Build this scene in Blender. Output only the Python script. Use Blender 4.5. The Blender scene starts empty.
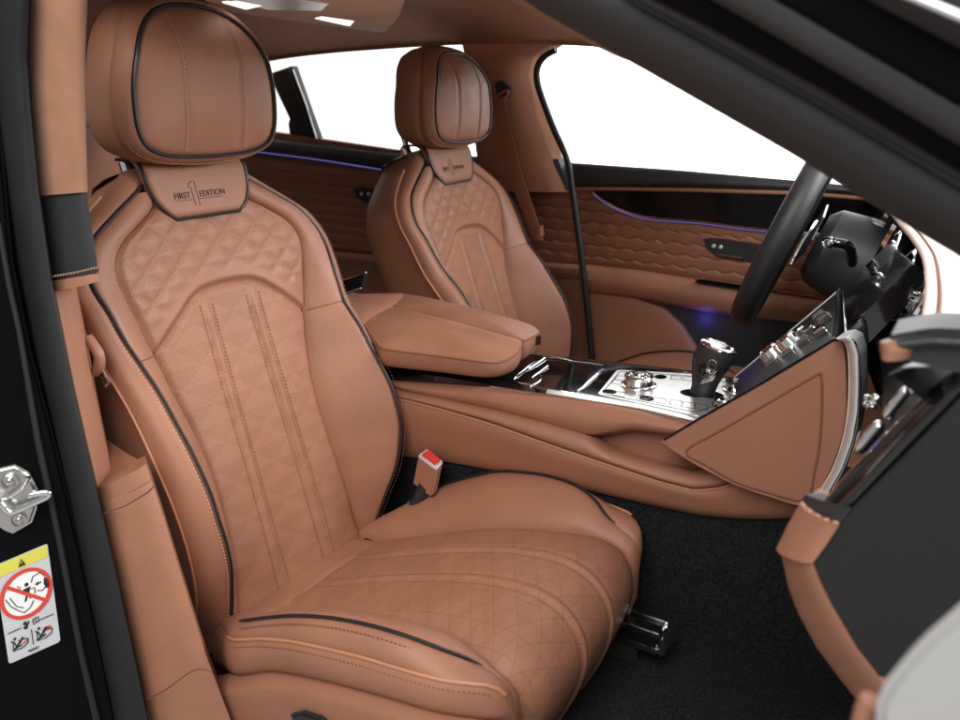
import bpy, bmesh, math, random
import numpy as np
from mathutils import Vector, Matrix
from math import radians, sin, cos, pi, sqrt, exp
random.seed(7)
S = bpy.context.scene
COL = S.collection

# ------------------------------------------------------------------ camera, world, lamps, exposure
FL, YAW, PIT, ROL = 850.0, radians(30.5), radians(17.7), radians(1.15)
CAM = Vector((0.80, -1.336, 1.00))
_r = Vector((cos(YAW), sin(YAW), 0)); _u = Vector((-sin(YAW)*sin(PIT), cos(YAW)*sin(PIT), cos(PIT)))
FWD = Vector((-sin(YAW)*cos(PIT), cos(YAW)*cos(PIT), -sin(PIT)))
RT = _r*cos(ROL) + _u*sin(ROL); UP = -_r*sin(ROL) + _u*cos(ROL)
cd = bpy.data.cameras.new('camera'); co = bpy.data.objects.new('camera', cd); COL.objects.link(co)
cd.sensor_width = 36; cd.lens = FL/960*36; cd.clip_start = 0.02; cd.clip_end = 100
co.matrix_world = Matrix(((RT.x, UP.x, -FWD.x, CAM.x), (RT.y, UP.y, -FWD.y, CAM.y), (RT.z, UP.z, -FWD.z, CAM.z), (0, 0, 0, 1)))
cd.dof.use_dof = True; cd.dof.focus_distance = 1.35; cd.dof.aperture_fstop = 6.0
S.camera = co
w = bpy.data.worlds.new('World'); S.world = w; w.use_nodes = True
_n = w.node_tree.nodes; _tc = _n.new('ShaderNodeTexCoord'); _sx = _n.new('ShaderNodeSeparateXYZ'); _mr = _n.new('ShaderNodeMapRange')
w.node_tree.links.new(_tc.outputs['Generated'], _sx.inputs[0]); w.node_tree.links.new(_sx.outputs[1], _mr.inputs[0])
_mr.inputs[1].default_value = -0.35; _mr.inputs[2].default_value = 0.45; _mr.inputs[3].default_value = 0.22; _mr.inputs[4].default_value = 1.0     # white stage ahead, dim room behind the camera
w.node_tree.links.new(_mr.outputs[0], _n['Background'].inputs[0])
w.node_tree.nodes['Background'].inputs[1].default_value = 1.0
def area(name, loc, tgt, size, power, color=(1, 1, 1), sy=None):
    l = bpy.data.lights.new(name, 'AREA'); l.energy = power; l.color = color; l.shape = 'RECTANGLE'; l.size = size; l.size_y = sy or size
    o = bpy.data.objects.new(name, l); COL.objects.link(o); o.location = loc
    o.rotation_euler = (Vector(tgt)-Vector(loc)).to_track_quat('-Z', 'Y').to_euler(); return o
area('softbox_lamp', (0.75, -2.35, 2.55), (0.1, -0.35, 0.4), 1.7, 62, (1, 0.97, 0.94))
area('windscreen_softbox_lamp', (2.6, 0.9, 2.1), (0.0, 0.2, 0.6), 1.6, 95)
area('backdrop_lamp', (-0.5, 1.9, 2.6), (-0.8, 4.0, 0.8), 2.5, 260, (1, 1, 1), 1.0)
S.view_settings.view_transform = 'Standard'; S.view_settings.look = 'None'; S.view_settings.gamma = 1
S.view_settings.exposure = 0.60
S.cycles.max_bounces = 8; S.cycles.diffuse_bounces = 5; S.cycles.glossy_bounces = 4; S.cycles.transparent_max_bounces = 12
S.cycles.caustics_reflective = False; S.cycles.caustics_refractive = False
S.cycles.use_denoising = True

# ------------------------------------------------------------------ places in the car (metres): x forward, y to the driver, z up
def ray(px, py): return RT*((px-480)/FL) + UP*((360-py)/FL) + FWD
def hit(px, py, p0, n):
    r = ray(px, py); n = Vector(n); return CAM + r*(((Vector(p0)-CAM).dot(n))/r.dot(n))
def Y(px, py, y): return hit(px, py, (0, y, 0), (0, 1, 0))
def Z(px, py, z): return hit(px, py, (0, 0, z), (0, 0, 1))
def YL(pts, y): return [Y(a, b, y) for a, b in pts]
def T(px, py, dz=0): return hit(px, py, (0.25, 0, 0.503+dz), (-0.04, 0, 1))     # top face of the centre console

# ------------------------------------------------------------------ materials
def mat(name, col, rough=0.5, metal=0.0, grain=0.0, gscale=350, var=0.0, vscale=8, spec=0.5, sheen=0.0, coat=0.0, bd=0.0006):
    m = bpy.data.materials.new(name); m.use_nodes = True; nt = m.node_tree; b = nt.nodes['Principled BSDF']
    b.inputs['Base Color'].default_value = (*col, 1); b.inputs['Roughness'].default_value = rough; b.inputs['Metallic'].default_value = metal
    b.inputs['Specular IOR Level'].default_value = spec
    if sheen: b.inputs['Sheen Weight'].default_value = sheen; b.inputs['Sheen Roughness'].default_value = 0.5
    if coat: b.inputs['Coat Weight'].default_value = coat; b.inputs['Coat Roughness'].default_value = 0.03
    tc = nt.nodes.new('ShaderNodeTexCoord')
    if var:
        n = nt.nodes.new('ShaderNodeTexNoise'); n.inputs['Scale'].default_value = vscale; n.inputs['Detail'].default_value = 5
        nt.links.new(tc.outputs['Object'], n.inputs['Vector'])
        r = nt.nodes.new('ShaderNodeMapRange'); r.inputs[1].default_value = 0.3; r.inputs[2].default_value = 0.7
        r.inputs[3].default_value = 1-var; r.inputs[4].default_value = 1+var; nt.links.new(n.outputs[0], r.inputs[0])
        mx = nt.nodes.new('ShaderNodeMix'); mx.data_type = 'RGBA'; mx.blend_type = 'MULTIPLY'; mx.inputs[0].default_value = 1
        mx.inputs[6].default_value = (*col, 1); nt.links.new(r.outputs[0], mx.inputs[7]); nt.links.new(mx.outputs[2], b.inputs['Base Color'])
        r2 = nt.nodes.new('ShaderNodeMapRange'); r2.inputs[3].default_value = rough-0.06; r2.inputs[4].default_value = rough+0.06
        nt.links.new(n.outputs[0], r2.inputs[0]); nt.links.new(r2.outputs[0], b.inputs['Roughness'])
    if grain:
        v = nt.nodes.new('ShaderNodeTexVoronoi'); v.inputs['Scale'].default_value = gscale; nt.links.new(tc.outputs['Object'], v.inputs['Vector'])
        n2 = nt.nodes.new('ShaderNodeTexNoise'); n2.inputs['Scale'].default_value = 24; n2.inputs['Detail'].default_value = 4; nt.links.new(tc.outputs['Object'], n2.inputs['Vector'])
        ad = nt.nodes.new('ShaderNodeMath'); ad.operation = 'MULTIPLY_ADD'; ad.inputs[1].default_value = 1.6
        nt.links.new(n2.outputs[0], ad.inputs[0]); nt.links.new(v.outputs['Distance'], ad.inputs[2])
        bp = nt.nodes.new('ShaderNodeBump'); bp.inputs['Strength'].default_value = grain; bp.inputs['Distance'].default_value = bd
        nt.links.new(ad.outputs[0], bp.inputs['Height']); nt.links.new(bp.outputs[0], b.inputs['Normal'])
    return m
TAN = (0.300, 0.136, 0.079)
M = {}
M['tan'] = mat('saddle_leather', TAN, 0.50, grain=0.5, gscale=420, var=0.08, vscale=11, spec=0.42)
M['tan2'] = mat('saddle_trim_leather', (0.290, 0.128, 0.073), 0.57, grain=0.3, var=0.05, spec=0.4)
M['seam'] = mat('seam_welt', (0.46, 0.20, 0.105), 0.5)
M['thread'] = mat('stitch_thread', (0.50, 0.28, 0.18), 0.7)
M['dthread'] = mat('dark_thread', (0.19, 0.072, 0.038), 0.8)
M['thread2'] = mat('tone_thread', (0.235, 0.102, 0.058), 0.8)
M['pipe'] = mat('black_piping', (0.012, 0.011, 0.012), 0.42)
M['alc'] = mat('sueded_pillar_cloth', (0.31, 0.158, 0.094), 0.9, grain=0.5, gscale=700, var=0.09, vscale=30, spec=0.15, sheen=0.3)
M['roof'] = mat('roof_cloth', (0.32, 0.16, 0.10), 0.95, grain=0.4, gscale=600, var=0.06, vscale=20, spec=0.05)
M['rooflt'] = mat('console_cloth', (0.62, 0.41, 0.30), 0.9, grain=0.4, gscale=600, var=0.05, vscale=20, spec=0.1)
M['blk'] = mat('black_leather', (0.018, 0.019, 0.021), 0.5, grain=0.4, var=0.1)
M['rub'] = mat('rubber_seal', (0.012, 0.012, 0.013), 0.5, grain=0.2, gscale=500, var=0.12, vscale=14, spec=0.35)
M['paint'] = mat('black_paint', (0.004, 0.004, 0.005), 0.35, spec=0.04)
M['gloss'] = mat('piano_black', (0.006, 0.006, 0.007), 0.07, coat=1.0)
M['grey'] = mat('charcoal_plastic', (0.017, 0.016, 0.016), 0.6, grain=0.3, gscale=800, var=0.06, spec=0.25)
M['pillar'] = mat('pillar_plastic', (0.036, 0.035, 0.035), 0.6, grain=0.25, gscale=900, var=0.06, spec=0.3)
M['chrome'] = mat('chrome', (0.82, 0.82, 0.82), 0.09, 1.0)
M['steel'] = mat('brushed_steel', (0.55, 0.54, 0.52), 0.24, 1.0, grain=0.1, gscale=120)
M['alu'] = mat('turned_aluminium', (0.80, 0.79, 0.78), 0.30, 0.9, grain=0.1, gscale=300)
M['carpet'] = mat('black_carpet', (0.017, 0.017, 0.018), 1.0, grain=1.0, gscale=520, var=0.6, vscale=220, spec=0.1, bd=0.0022)
M['dash'] = mat('dash_leather_glare', (0.70, 0.72, 0.72), 0.35, grain=0.2, var=0.03)  # near-white base paints in the windscreen glare reflected by the dash top
M['cream'] = mat('cream_piping_leather', (0.66, 0.46, 0.36), 0.45)
M['silver'] = mat('satin_silver', (0.66, 0.68, 0.70), 0.3, 0.3)
M['pale'] = mat('pale_door_leather', (0.35, 0.35, 0.35), 0.5, grain=0.2, var=0.03)
M['white'] = mat('studio_white', (0.86, 0.86, 0.86), 0.8, var=0.01)
M['darkfloor'] = mat('grey_studio_floor', (0.34, 0.34, 0.34), 0.5, var=0.06)
M['red'] = mat('red_button', (0.62, 0.045, 0.035), 0.35)
M['fascia'] = mat('black_fascia', (0.007, 0.007, 0.008), 0.45, grain=0.3, spec=0.2)
M['veneer'] = mat('dark_gloss_veneer', (0.006, 0.005, 0.006), 0.10, var=0.3, vscale=6, spec=0.14)
M['ink'] = mat('lettering_thread', (0.055, 0.025, 0.018), 0.8)
def emis(name, col, st):
    m = bpy.data.materials.new(name); m.use_nodes = True; b = m.node_tree.nodes['Principled BSDF']
    b.inputs['Base Color'].default_value = (0.02, 0.02, 0.02, 1); b.inputs['Emission Color'].default_value = (*col, 1); b.inputs['Emission Strength'].default_value = st; return m
M['violet'] = emis('violet_light_strip', (0.32, 0.26, 1.0), 0.2)
M['lit'] = emis('lit_lamp_lens', (1, 0.95, 0.88), 0.9)
def glassmat():
    m = bpy.data.materials.new('window_glass'); m.use_nodes = True; nt = m.node_tree; nt.nodes.clear()
    o = nt.nodes.new('ShaderNodeOutputMaterial'); t = nt.nodes.new('ShaderNodeBsdfTransparent'); g = nt.nodes.new('ShaderNodeBsdfGlossy'); g.inputs['Roughness'].default_value = 0.02
    f = nt.nodes.new('ShaderNodeFresnel'); f.inputs[0].default_value = 1.3; x = nt.nodes.new('ShaderNodeMixShader'); t.inputs[0].default_value = (0.97, 0.98, 0.98, 1)
    nt.links.new(f.outputs[0], x.inputs[0]); nt.links.new(t.outputs[0], x.inputs[1]); nt.links.new(g.outputs[0], x.inputs[2]); nt.links.new(x.outputs[0], o.inputs[0]); return m
M['glass'] = glassmat()
def perf(name, spacing, dot, s_line, s_field, v0=None):
    """Punched leather (metric UV): fields of small holes set in triangles, outlined by dotted rows."""
    m = mat(name, TAN, 0.55, grain=0.5, gscale=420, var=0.07, vscale=11, spec=0.35); nt = m.node_tree; b = nt.nodes['Principled BSDF']
    uv = nt.nodes.new('ShaderNodeUVMap'); sp = nt.nodes.new('ShaderNodeSeparateXYZ'); nt.links.new(uv.outputs[0], sp.inputs[0])
    def mth(op, a, bb=None, c=None):
        n = nt.nodes.new('ShaderNodeMath'); n.operation = op
        for i, v in enumerate((a, bb, c)):
            if v is None: continue
            if isinstance(v, (int, float)): n.inputs[i].default_value = v
            else: nt.links.new(v, n.inputs[i])
        return n.outputs[0]
    def cell(x, p): return mth('MULTIPLY', mth('SUBTRACT', mth('FRACT', mth('DIVIDE', x, p)), 0.5), p)
    def dotm(d, e, r): return mth('LESS_THAN', mth('SQRT', mth('ADD', mth('MULTIPLY', d, d), mth('MULTIPLY', e, e))), r)
    lines = None; fr = []
    for ang in (0, 60, 120):
        a = radians(ang); c, s = cos(a), sin(a)
        p = mth('ADD', mth('MULTIPLY', sp.outputs[0], c), mth('MULTIPLY', sp.outputs[1], s))
        q = mth('ADD', mth('MULTIPLY', sp.outputs[0], -s), mth('MULTIPLY', sp.outputs[1], c))
        k = dotm(cell(p, spacing), cell(q, dot*3.4), dot); lines = k if lines is None else mth('MAXIMUM', lines, k)
        if ang: fr.append(mth('FRACT', mth('DIVIDE', p, spacing*1.5)))
    field = mth('MULTIPLY', dotm(cell(sp.outputs[0], dot*4.4), cell(sp.outputs[1], dot*3.4), dot*0.95), mth('LESS_THAN', mth('ADD', fr[0], fr[1]), 1.0))
    tot = mth('MAXIMUM', mth('MULTIPLY', lines, s_line), mth('MULTIPLY', field, s_field))
    if v0 is not None:
        r = nt.nodes.new('ShaderNodeMapRange'); r.inputs[1].default_value = v0-0.10; r.inputs[2].default_value = v0; nt.links.new(sp.outputs[1], r.inputs[0])
        tot = mth('MAXIMUM', mth('MULTIPLY', mth('MULTIPLY', lines, s_line), r.outputs[0]), mth('MULTIPLY', field, s_field))
    src = b.inputs['Base Color'].links[0].from_socket
    mx = nt.nodes.new('ShaderNodeMix'); mx.data_type = 'RGBA'; nt.links.new(tot, mx.inputs[0]); nt.links.new(src, mx.inputs[6])
    mx.inputs[7].default_value = (0.045, 0.015, 0.008, 1); nt.links.new(mx.outputs[2], b.inputs['Base Color']); return m
M['perf'] = perf('perforated_back_leather', 0.030, 0.00090, 0.12, 0.52)
M['perf2'] = perf('perforated_cushion_leather', 0.030, 0.00090, 0.40, 0.34, 0.40)

# ------------------------------------------------------------------ object helpers
BASE = {}
def thing(name, label, cat, loc=(0, 0, 0), group=None):
    o = bpy.data.objects.new(name, None); COL.objects.link(o); o.location = loc; o.empty_display_size = 0.05
    o['label'] = label; o['category'] = cat; o['kind'] = 'thing'
    if group: o['group'] = group
    BASE[o.name] = Vector(loc); return o
def tag(o, label, cat, group=None):
    o['label'] = label; o['category'] = cat
    if group: o['group'] = group
    return o
def base_of(p):
    while p is not None:
        if p.name in BASE: return BASE[p.name]
        p = p.parent
    return Vector((0, 0, 0))
def link(name, me, m, parent, sharp=40, smooth=True):
    o = bpy.data.objects.new(name, me); COL.objects.link(o)
    if m is not None: me.materials.append(M[m] if isinstance(m, str) else m)
    if parent is not None: o.parent = parent
    if smooth:
        me.polygons.foreach_set('use_smooth', [True]*len(me.polygons))
        me.set_sharp_from_angle(angle=radians(sharp))
    return o
def raw(name, verts, faces, m, parent=None, sharp=40, uv=None, recalc=True):
    bo = base_of(parent); me = bpy.data.meshes.new(name)
    me.from_pydata([(v[0]-bo.x, v[1]-bo.y, v[2]-bo.z) for v in verts], [], faces)
    if uv is not None:
        l = me.uv_layers.new(name='UVMap')
        for lp in me.loops: l.data[lp.index].uv = uv[lp.vertex_index]
    if recalc:
        bm = bmesh.new(); bm.from_mesh(me); bmesh.ops.recalc_face_normals(bm, faces=bm.faces); bm.to_mesh(me); bm.free()
    me.update(); return link(name, me, m, parent, sharp)
def grid(name, P, m, parent=None, uv=None, wrap=False, cap=False, sharp=40):
    nr, nc = len(P), len(P[0]); vs = [p for r in P for p in r]; fs = []
    for i in range(nr-1):
        for j in range(nc if wrap else nc-1):
            k = (j+1) % nc; fs.append((i*nc+j, i*nc+k, (i+1)*nc+k, (i+1)*nc+j))
    if cap: fs.append(tuple(range(nc))[::-1]); fs.append(tuple(range((nr-1)*nc, nr*nc)))
    return raw(name, vs, fs, m, parent, sharp, [u for r in uv for u in r] if uv else None)
def resample(pts, n, closed=False):
    p = np.array([tuple(v) for v in pts], float)
    if closed: p = np.vstack([p, p[:1]])
    d = np.r_[0, np.cumsum(np.linalg.norm(np.diff(p, axis=0), axis=1))]
    t = np.linspace(0, d[-1], n+1)[:-1] if closed else np.linspace(0, d[-1], n)
    return [Vector((np.interp(a, d, p[:, 0]), np.interp(a, d, p[:, 1]), np.interp(a, d, p[:, 2]))) for a in t]
def smoothp(pts, n=4, closed=False):
    """Catmull-Rom through the points."""
    p = [Vector(v) for v in pts]; N = len(p); out = []
    for i in range(N if closed else N-1):
        if closed: a, b, c, d = p[(i-1) % N], p[i], p[(i+1) % N], p[(i+2) % N]
        else: a, b, c, d = p[max(i-1, 0)], p[i], p[i+1], p[min(i+2, N-1)]
        for k in range(n):
            t = k/n; out.append(0.5*((2*b)+(c-a)*t+(2*a-5*b+4*c-d)*t*t+(3*b-a-3*c+d)*t*t*t))
    if not closed: out.append(p[-1])
    return out
def spline(tab):
    xs = np.array([a[0] for a in tab], float); ys = np.array([a[1:] for a in tab], float); d = np.zeros_like(ys)
    h = np.diff(xs)[:, None]; sl = np.diff(ys, axis=0)/h; d[0] = sl[0]; d[-1] = sl[-1]
    d[1:-1] = (sl[:-1]*h[1:]+sl[1:]*h[:-1])/(h[1:]+h[:-1])
    def f(x):
        x = min(max(x, xs[0]), xs[-1]); i = min(int(np.searchsorted(xs, x, side='right'))-1, len(xs)-2); i = max(i, 0); hh = xs[i+1]-xs[i]; t = (x-xs[i])/hh
        return (2*t**3-3*t**2+1)*ys[i]+(t**3-2*t**2+t)*hh*d[i]+(-2*t**3+3*t**2)*ys[i+1]+(t**3-t**2)*hh*d[i+1]
    return f
def tube(name, path, r, m, parent=None, seg=8, closed=False, sharp=40):
    p = [Vector(v) for v in path]; N = len(p); R_ = r if isinstance(r, (list, tuple)) else [r]*N; rows = []; n = None
    for i in range(N):
        t = (p[(i+1) % N]-p[i-1]) if closed else (p[min(i+1, N-1)]-p[max(i-1, 0)])
        if t.length < 1e-9: t = Vector((0, 0, 1))
        t.normalize()
        if n is None: n = t.orthogonal().normalized()
        n = n-t*n.dot(t); n = n.normalized() if n.length > 1e-6 else t.orthogonal().normalized(); b = t.cross(n)
        rows.append([p[i]+(n*cos(2*pi*k/seg)+b*sin(2*pi*k/seg))*R_[i] for k in range(seg)])
    if closed: rows.append(rows[0])
    return grid(name, rows, m, parent, wrap=True, cap=not closed, sharp=sharp)
def band(name, L, Rr, out, bulge, thick, m, parent=None, n=40, k=14, p=4.0, disp=None, sharp=50, uv=False):
    """Upholstered strip between two edge curves: rounded face, closed sides and back."""
    A, B = resample(L, n), resample(Rr, n); out = Vector(out).normalized(); rows = []; U = []
    for i in range(n):
        a, b = A[i], B[i]; row = [a-out*thick]; uu = [(0, 0)]
        for j in range(k+1):
            t = j/k; t = 0.5-0.5*cos(pi*t) if disp is None else t
            h = bulge*(1-abs(2*t-1)**p)
            q = a.lerp(b, t)
            if disp: h += disp(t, i/(n-1), q)
            row.append(q+out*h); uu.append((q.x, q.z))
        row.append(b-out*thick); uu.append((0, 0)); rows.append(row); U.append(uu)
    return grid(name, rows, m, parent, uv=U if uv else None, wrap=True, cap=True, sharp=sharp)
def slab(name, outline, out, thick, m, parent=None, bevel=0.003, seg=2, sharp=40):
    out = Vector(out).normalized(); bo = base_of(parent); bm = bmesh.new()
    f = [bm.verts.new(v-bo) for v in outline]; g = [bm.verts.new(v-bo-out*thick) for v in outline]; N = len(f)
    top = bm.faces.new(f); bm.faces.new(g[::-1])
    for i in range(N): bm.faces.new((f[i], g[i], g[(i+1) % N], f[(i+1) % N]))
    bmesh.ops.recalc_face_normals(bm, faces=bm.faces)
    if bevel: bmesh.ops.bevel(bm, geom=list(top.edges), offset=bevel, segments=seg, affect='EDGES', clamp_overlap=True)
    me = bpy.data.meshes.new(name); bm.to_mesh(me); bm.free(); return link(name, me, m, parent, sharp)
def pillow(name, outline, out, bulge, thick, m, parent=None, n=72, rings=10, p=3.0, c=None, sharp=50):
    out = Vector(out).normalized(); o = resample(outline, n, True); c = Vector(c) if c is not None else sum(o, Vector())/n; rows = [[q-out*thick for q in o]]
    for i in range(rings+1):
        r = cos(0.5*pi*i/rings) if i < rings else 0.002
        rows.append([c+(q-c)*r+out*bulge*(1-r**p) for q in o])
    return grid(name, rows, m, parent, wrap=True, cap=True, sharp=sharp)
def box(name, c, size, m, parent=None, bevel=0.003, ax=None, seg=2):
    c = Vector(c); ax = ax or (Vector((1, 0, 0)), Vector((0, 1, 0)), Vector((0, 0, 1))); h = Vector(size)/2; bo = base_of(parent); bm = bmesh.new()
    v = [bm.verts.new(c-bo+ax[0]*h.x*i+ax[1]*h.y*j+ax[2]*h.z*k) for i in (-1, 1) for j in (-1, 1) for k in (-1, 1)]
    for q in ((0, 1, 3, 2), (4, 6, 7, 5), (0, 4, 5, 1), (2, 3, 7, 6), (0, 2, 6, 4), (1, 5, 7, 3)): bm.faces.new([v[i] for i in q])
    bmesh.ops.recalc_face_normals(bm, faces=bm.faces)
    if bevel: bmesh.ops.bevel(bm, geom=list(bm.edges), offset=min(bevel, min(size)*0.45), segments=seg, affect='EDGES')
    me = bpy.data.meshes.new(name); bm.to_mesh(me); bm.free(); return link(name, me, m, parent)
def lathe(name, c, axis, prof, m, parent=None, seg=32, sharp=35):
    c = Vector(c); a = Vector(axis).normalized(); u = a.orthogonal().normalized(); v = a.cross(u)
    return grid(name, [[c+a*h+(u*cos(2*pi*k/seg)+v*sin(2*pi*k/seg))*max(r, 1e-5) for k in range(seg)] for r, h in prof], m, parent, wrap=True, cap=True, sharp=sharp)
class Dashes:
    """Collects single stitches; built as the stitching of one part."""
    def __init__(s): s.v = []; s.f = []
    def run(s, path, nrm, pitch=0.0065, ln=0.0042, wd=0.0009, lift=0.0006):
        p = [Vector(q) for q in path]; tot = sum((b-a).length for a, b in zip(p[:-1], p[1:])); n = max(2, int(tot/pitch)); q = resample(p, n*2)
        for i in range(0, 2*n-1, 2):
            a = q[i]; t = q[i+1]-a
            if t.length < 1e-7: continue
            t.normalize(); nn = nrm(a) if callable(nrm) else Vector(nrm); nn = nn.normalized(); b = t.cross(nn).normalized(); k = len(s.v); a = a+nn*lift
            e = t*ln
            s.v += [a-b*wd, a+b*wd, a+e+b*wd, a+e-b*wd, a+nn*0.0007+t*0.0007, a+nn*0.0007+e-t*0.0007]
            s.f += [(k, k+1, k+4), (k+1, k+2, k+5, k+4), (k+2, k+3, k+5), (k+3, k, k+4, k+5), (k, k+3, k+2, k+1)]
    def build(s, name, m, parent): return raw(name, s.v, s.f, m, parent, recalc=False)
class Writing:
    """Collects lettering and line work that lies on one surface; built as one mesh."""
    def __init__(s): s.v = []; s.f = []
    def text(s, txt, size, o, xa, ya, align='LEFT', lift=0.0006, depth=0.0003):
        cu = bpy.data.curves.new('t', 'FONT'); cu.body = txt; cu.size = size; cu.align_x = align; cu.extrude = depth
        ob = bpy.data.objects.new('t', cu); me = bpy.data.meshes.new_from_object(ob)
        xa = Vector(xa).normalized(); ya = Vector(ya).normalized(); na = xa.cross(ya).normalized(); q = Vector(o)+na*lift; k = len(s.v)
        s.v += [q+xa*v.co.x+ya*v.co.y+na*v.co.z for v in me.vertices]; s.f += [tuple(k+i for i in p.vertices) for p in me.polygons]
        bpy.data.objects.remove(ob); bpy.data.curves.remove(cu); bpy.data.meshes.remove(me)
    def line(s, path, wd, nrm, closed=False, depth=0.0004):
        """Raised flat line along a path."""
        p = [Vector(q) for q in path]; nrm = Vector(nrm).normalized(); N = len(p); k = len(s.v)
        for i in range(N):
            t = (p[(i+1) % N]-p[i-1]) if closed else (p[min(i+1, N-1)]-p[max(i-1, 0)])
            t = t.normalized() if t.length > 1e-9 else Vector((1, 0, 0)); b = t.cross(nrm).normalized()*wd
            s.v += [p[i]-b, p[i]-b+nrm*depth, p[i]+b+nrm*depth, p[i]+b]
        for i in range(N if closed else N-1):
            a = k+4*i; c = k+4*((i+1) % N)
            for e in range(3): s.f.append((a+e, c+e, c+e+1, a+e+1))
    def poly(s, pts, nrm, depth=0.0004):
        nrm = Vector(nrm).normalized(); k = len(s.v); n = len(pts); s.v += [Vector(p)+nrm*depth for p in pts]+[Vector(p) for p in pts]
        s.f.append(tuple(range(k, k+n))); s.f += [(k+i, k+n+i, k+n+(i+1) % n, k+(i+1) % n) for i in range(n)]
    def build(s, name, m, parent): return raw(name, s.v, s.f, m, parent)

# ------------------------------------------------------------------ studio
def structure(o): o['kind'] = 'structure'; return o
GZ = -0.28
cyc = []
for x in np.linspace(-7, 6, 14):
    row = []
    for a in range(30):
        if a < 4: row.append(Vector((x, 0.2+a*0.7, GZ)))
        elif a < 20: t = (a-4)/15*pi/2; row.append(Vector((x, 3.0+1.4*sin(t), GZ+1.4*(1-cos(t)))))
        else: row.append(Vector((x, 4.4, GZ+1.4+(a-19)*0.45)))
    cyc.append(row)
structure(grid('studio_backdrop', cyc, 'white'))
structure(grid('studio_floor', [[Vector((x, y, GZ-0.004)) for y in (-8, -4, -1, 0.4)] for x in (-7, -2, 2, 6)], 'darkfloor'))
fl = [[Vector((x, y, 0.14+0.30*max(0, (x-0.9)/0.3)**1.6 if x > 0.9 else 0.14)) for y in np.linspace(-0.70, 0.76, 30)] for x in list(np.linspace(-1.6, 0.9, 40))+[1.0, 1.1, 1.2, 1.3]]
structure(grid('carpet_floor', fl, 'carpet'))
# ------------------------------------------------------------------ car seat (built where the passenger seat stands, centre line y = -0.38)
YC = -0.38
TH = radians(17); SN = Vector((cos(TH), 0, sin(TH))); SS = Vector((-sin(TH), 0, cos(TH))); SB = Vector((-0.109, 0, 0.208))
INN = spline([(-.05, .163, -.002), (-.02, .160, -.001), (.025, .149, .003), (.072, .144, .010), (.13, .139, .012), (.163, .136, .012), (.219, .134, .010), (.259, .135, .007), (.31, .141, .003), (.35, .149, .001),
              (.38, .155, .001), (.421, .164, .004), (.476, .178, .008), (.513, .187, .011), (.54, .192, .013), (.566, .186, .013), (.59, .166, .012), (.608, .138, .011), (.633, .097, .008), (.66, .080, .006), (.70, .06, 0)])
PIP = spline([(-.05, .166, -.004), (-.02, .170, .004), (.0, .178, .017), (.049, .189, .050), (.101, .202, .084), (.157, .213, .104), (.177, .217, .108), (.217, .219, .110), (.256, .221, .106), (.293, .2205, .096),
              (.327, .221, .085), (.369, .2215, .071), (.422, .223, .047), (.455, .229, .039), (.501, .235, .031), (.535, .240, .022), (.57, .233, .015), (.602, .210, .010), (.635, .160, .008), (.668, .106, .006), (.70, .072, 0)])
WELT = spline([(-.05, .20, -.06), (0, .212, -.03), (.06, .228, .02), (.12, .240, .05), (.20, .250, .066), (.28, .252, .056), (.36, .252, .036), (.43, .255, .012), (.50, .262, .002), (.55, .263, -.008),
               (.602, .236, -.018), (.645, .182, -.024), (.68, .130, -.027), (.71, .09, -.032)])
def SP(hw, s, n): return Vector((0, YC+hw, 0)) + SB + SS*s + SN*n
def zl(a): return 1/(1+exp(-a))
def arch(u):
    u = abs(u); k = 0.36
    v = 0.503-0.006*(u/k)**2 if u < k else 0.497-0.076*((u-k)/(1-k)); return v-0.0025*exp(-((u-k)/0.05)**2)
def back_n(hw, s):
    nc = INN(s); u = min(1, abs(hw)/nc[0]); edge = (1-u)*nc[0]
    return 0.006+(nc[1]-0.006)*u*u + 0.006*(exp(-((u-0.6)/0.35)**2)) - 0.006*exp(-(edge/0.006)**2)
def quilt_c(hw, s): return (hw/0.060+s/0.047, hw/0.060-s/0.047)
def quilt_h(hw, s):
    a, b = quilt_c(hw, s); da = abs(a-round(a)); db = abs(b-round(b)); d = min(da, db)*0.037
    return 0.0042*(1-exp(-(d/0.009)**1.3))
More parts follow.
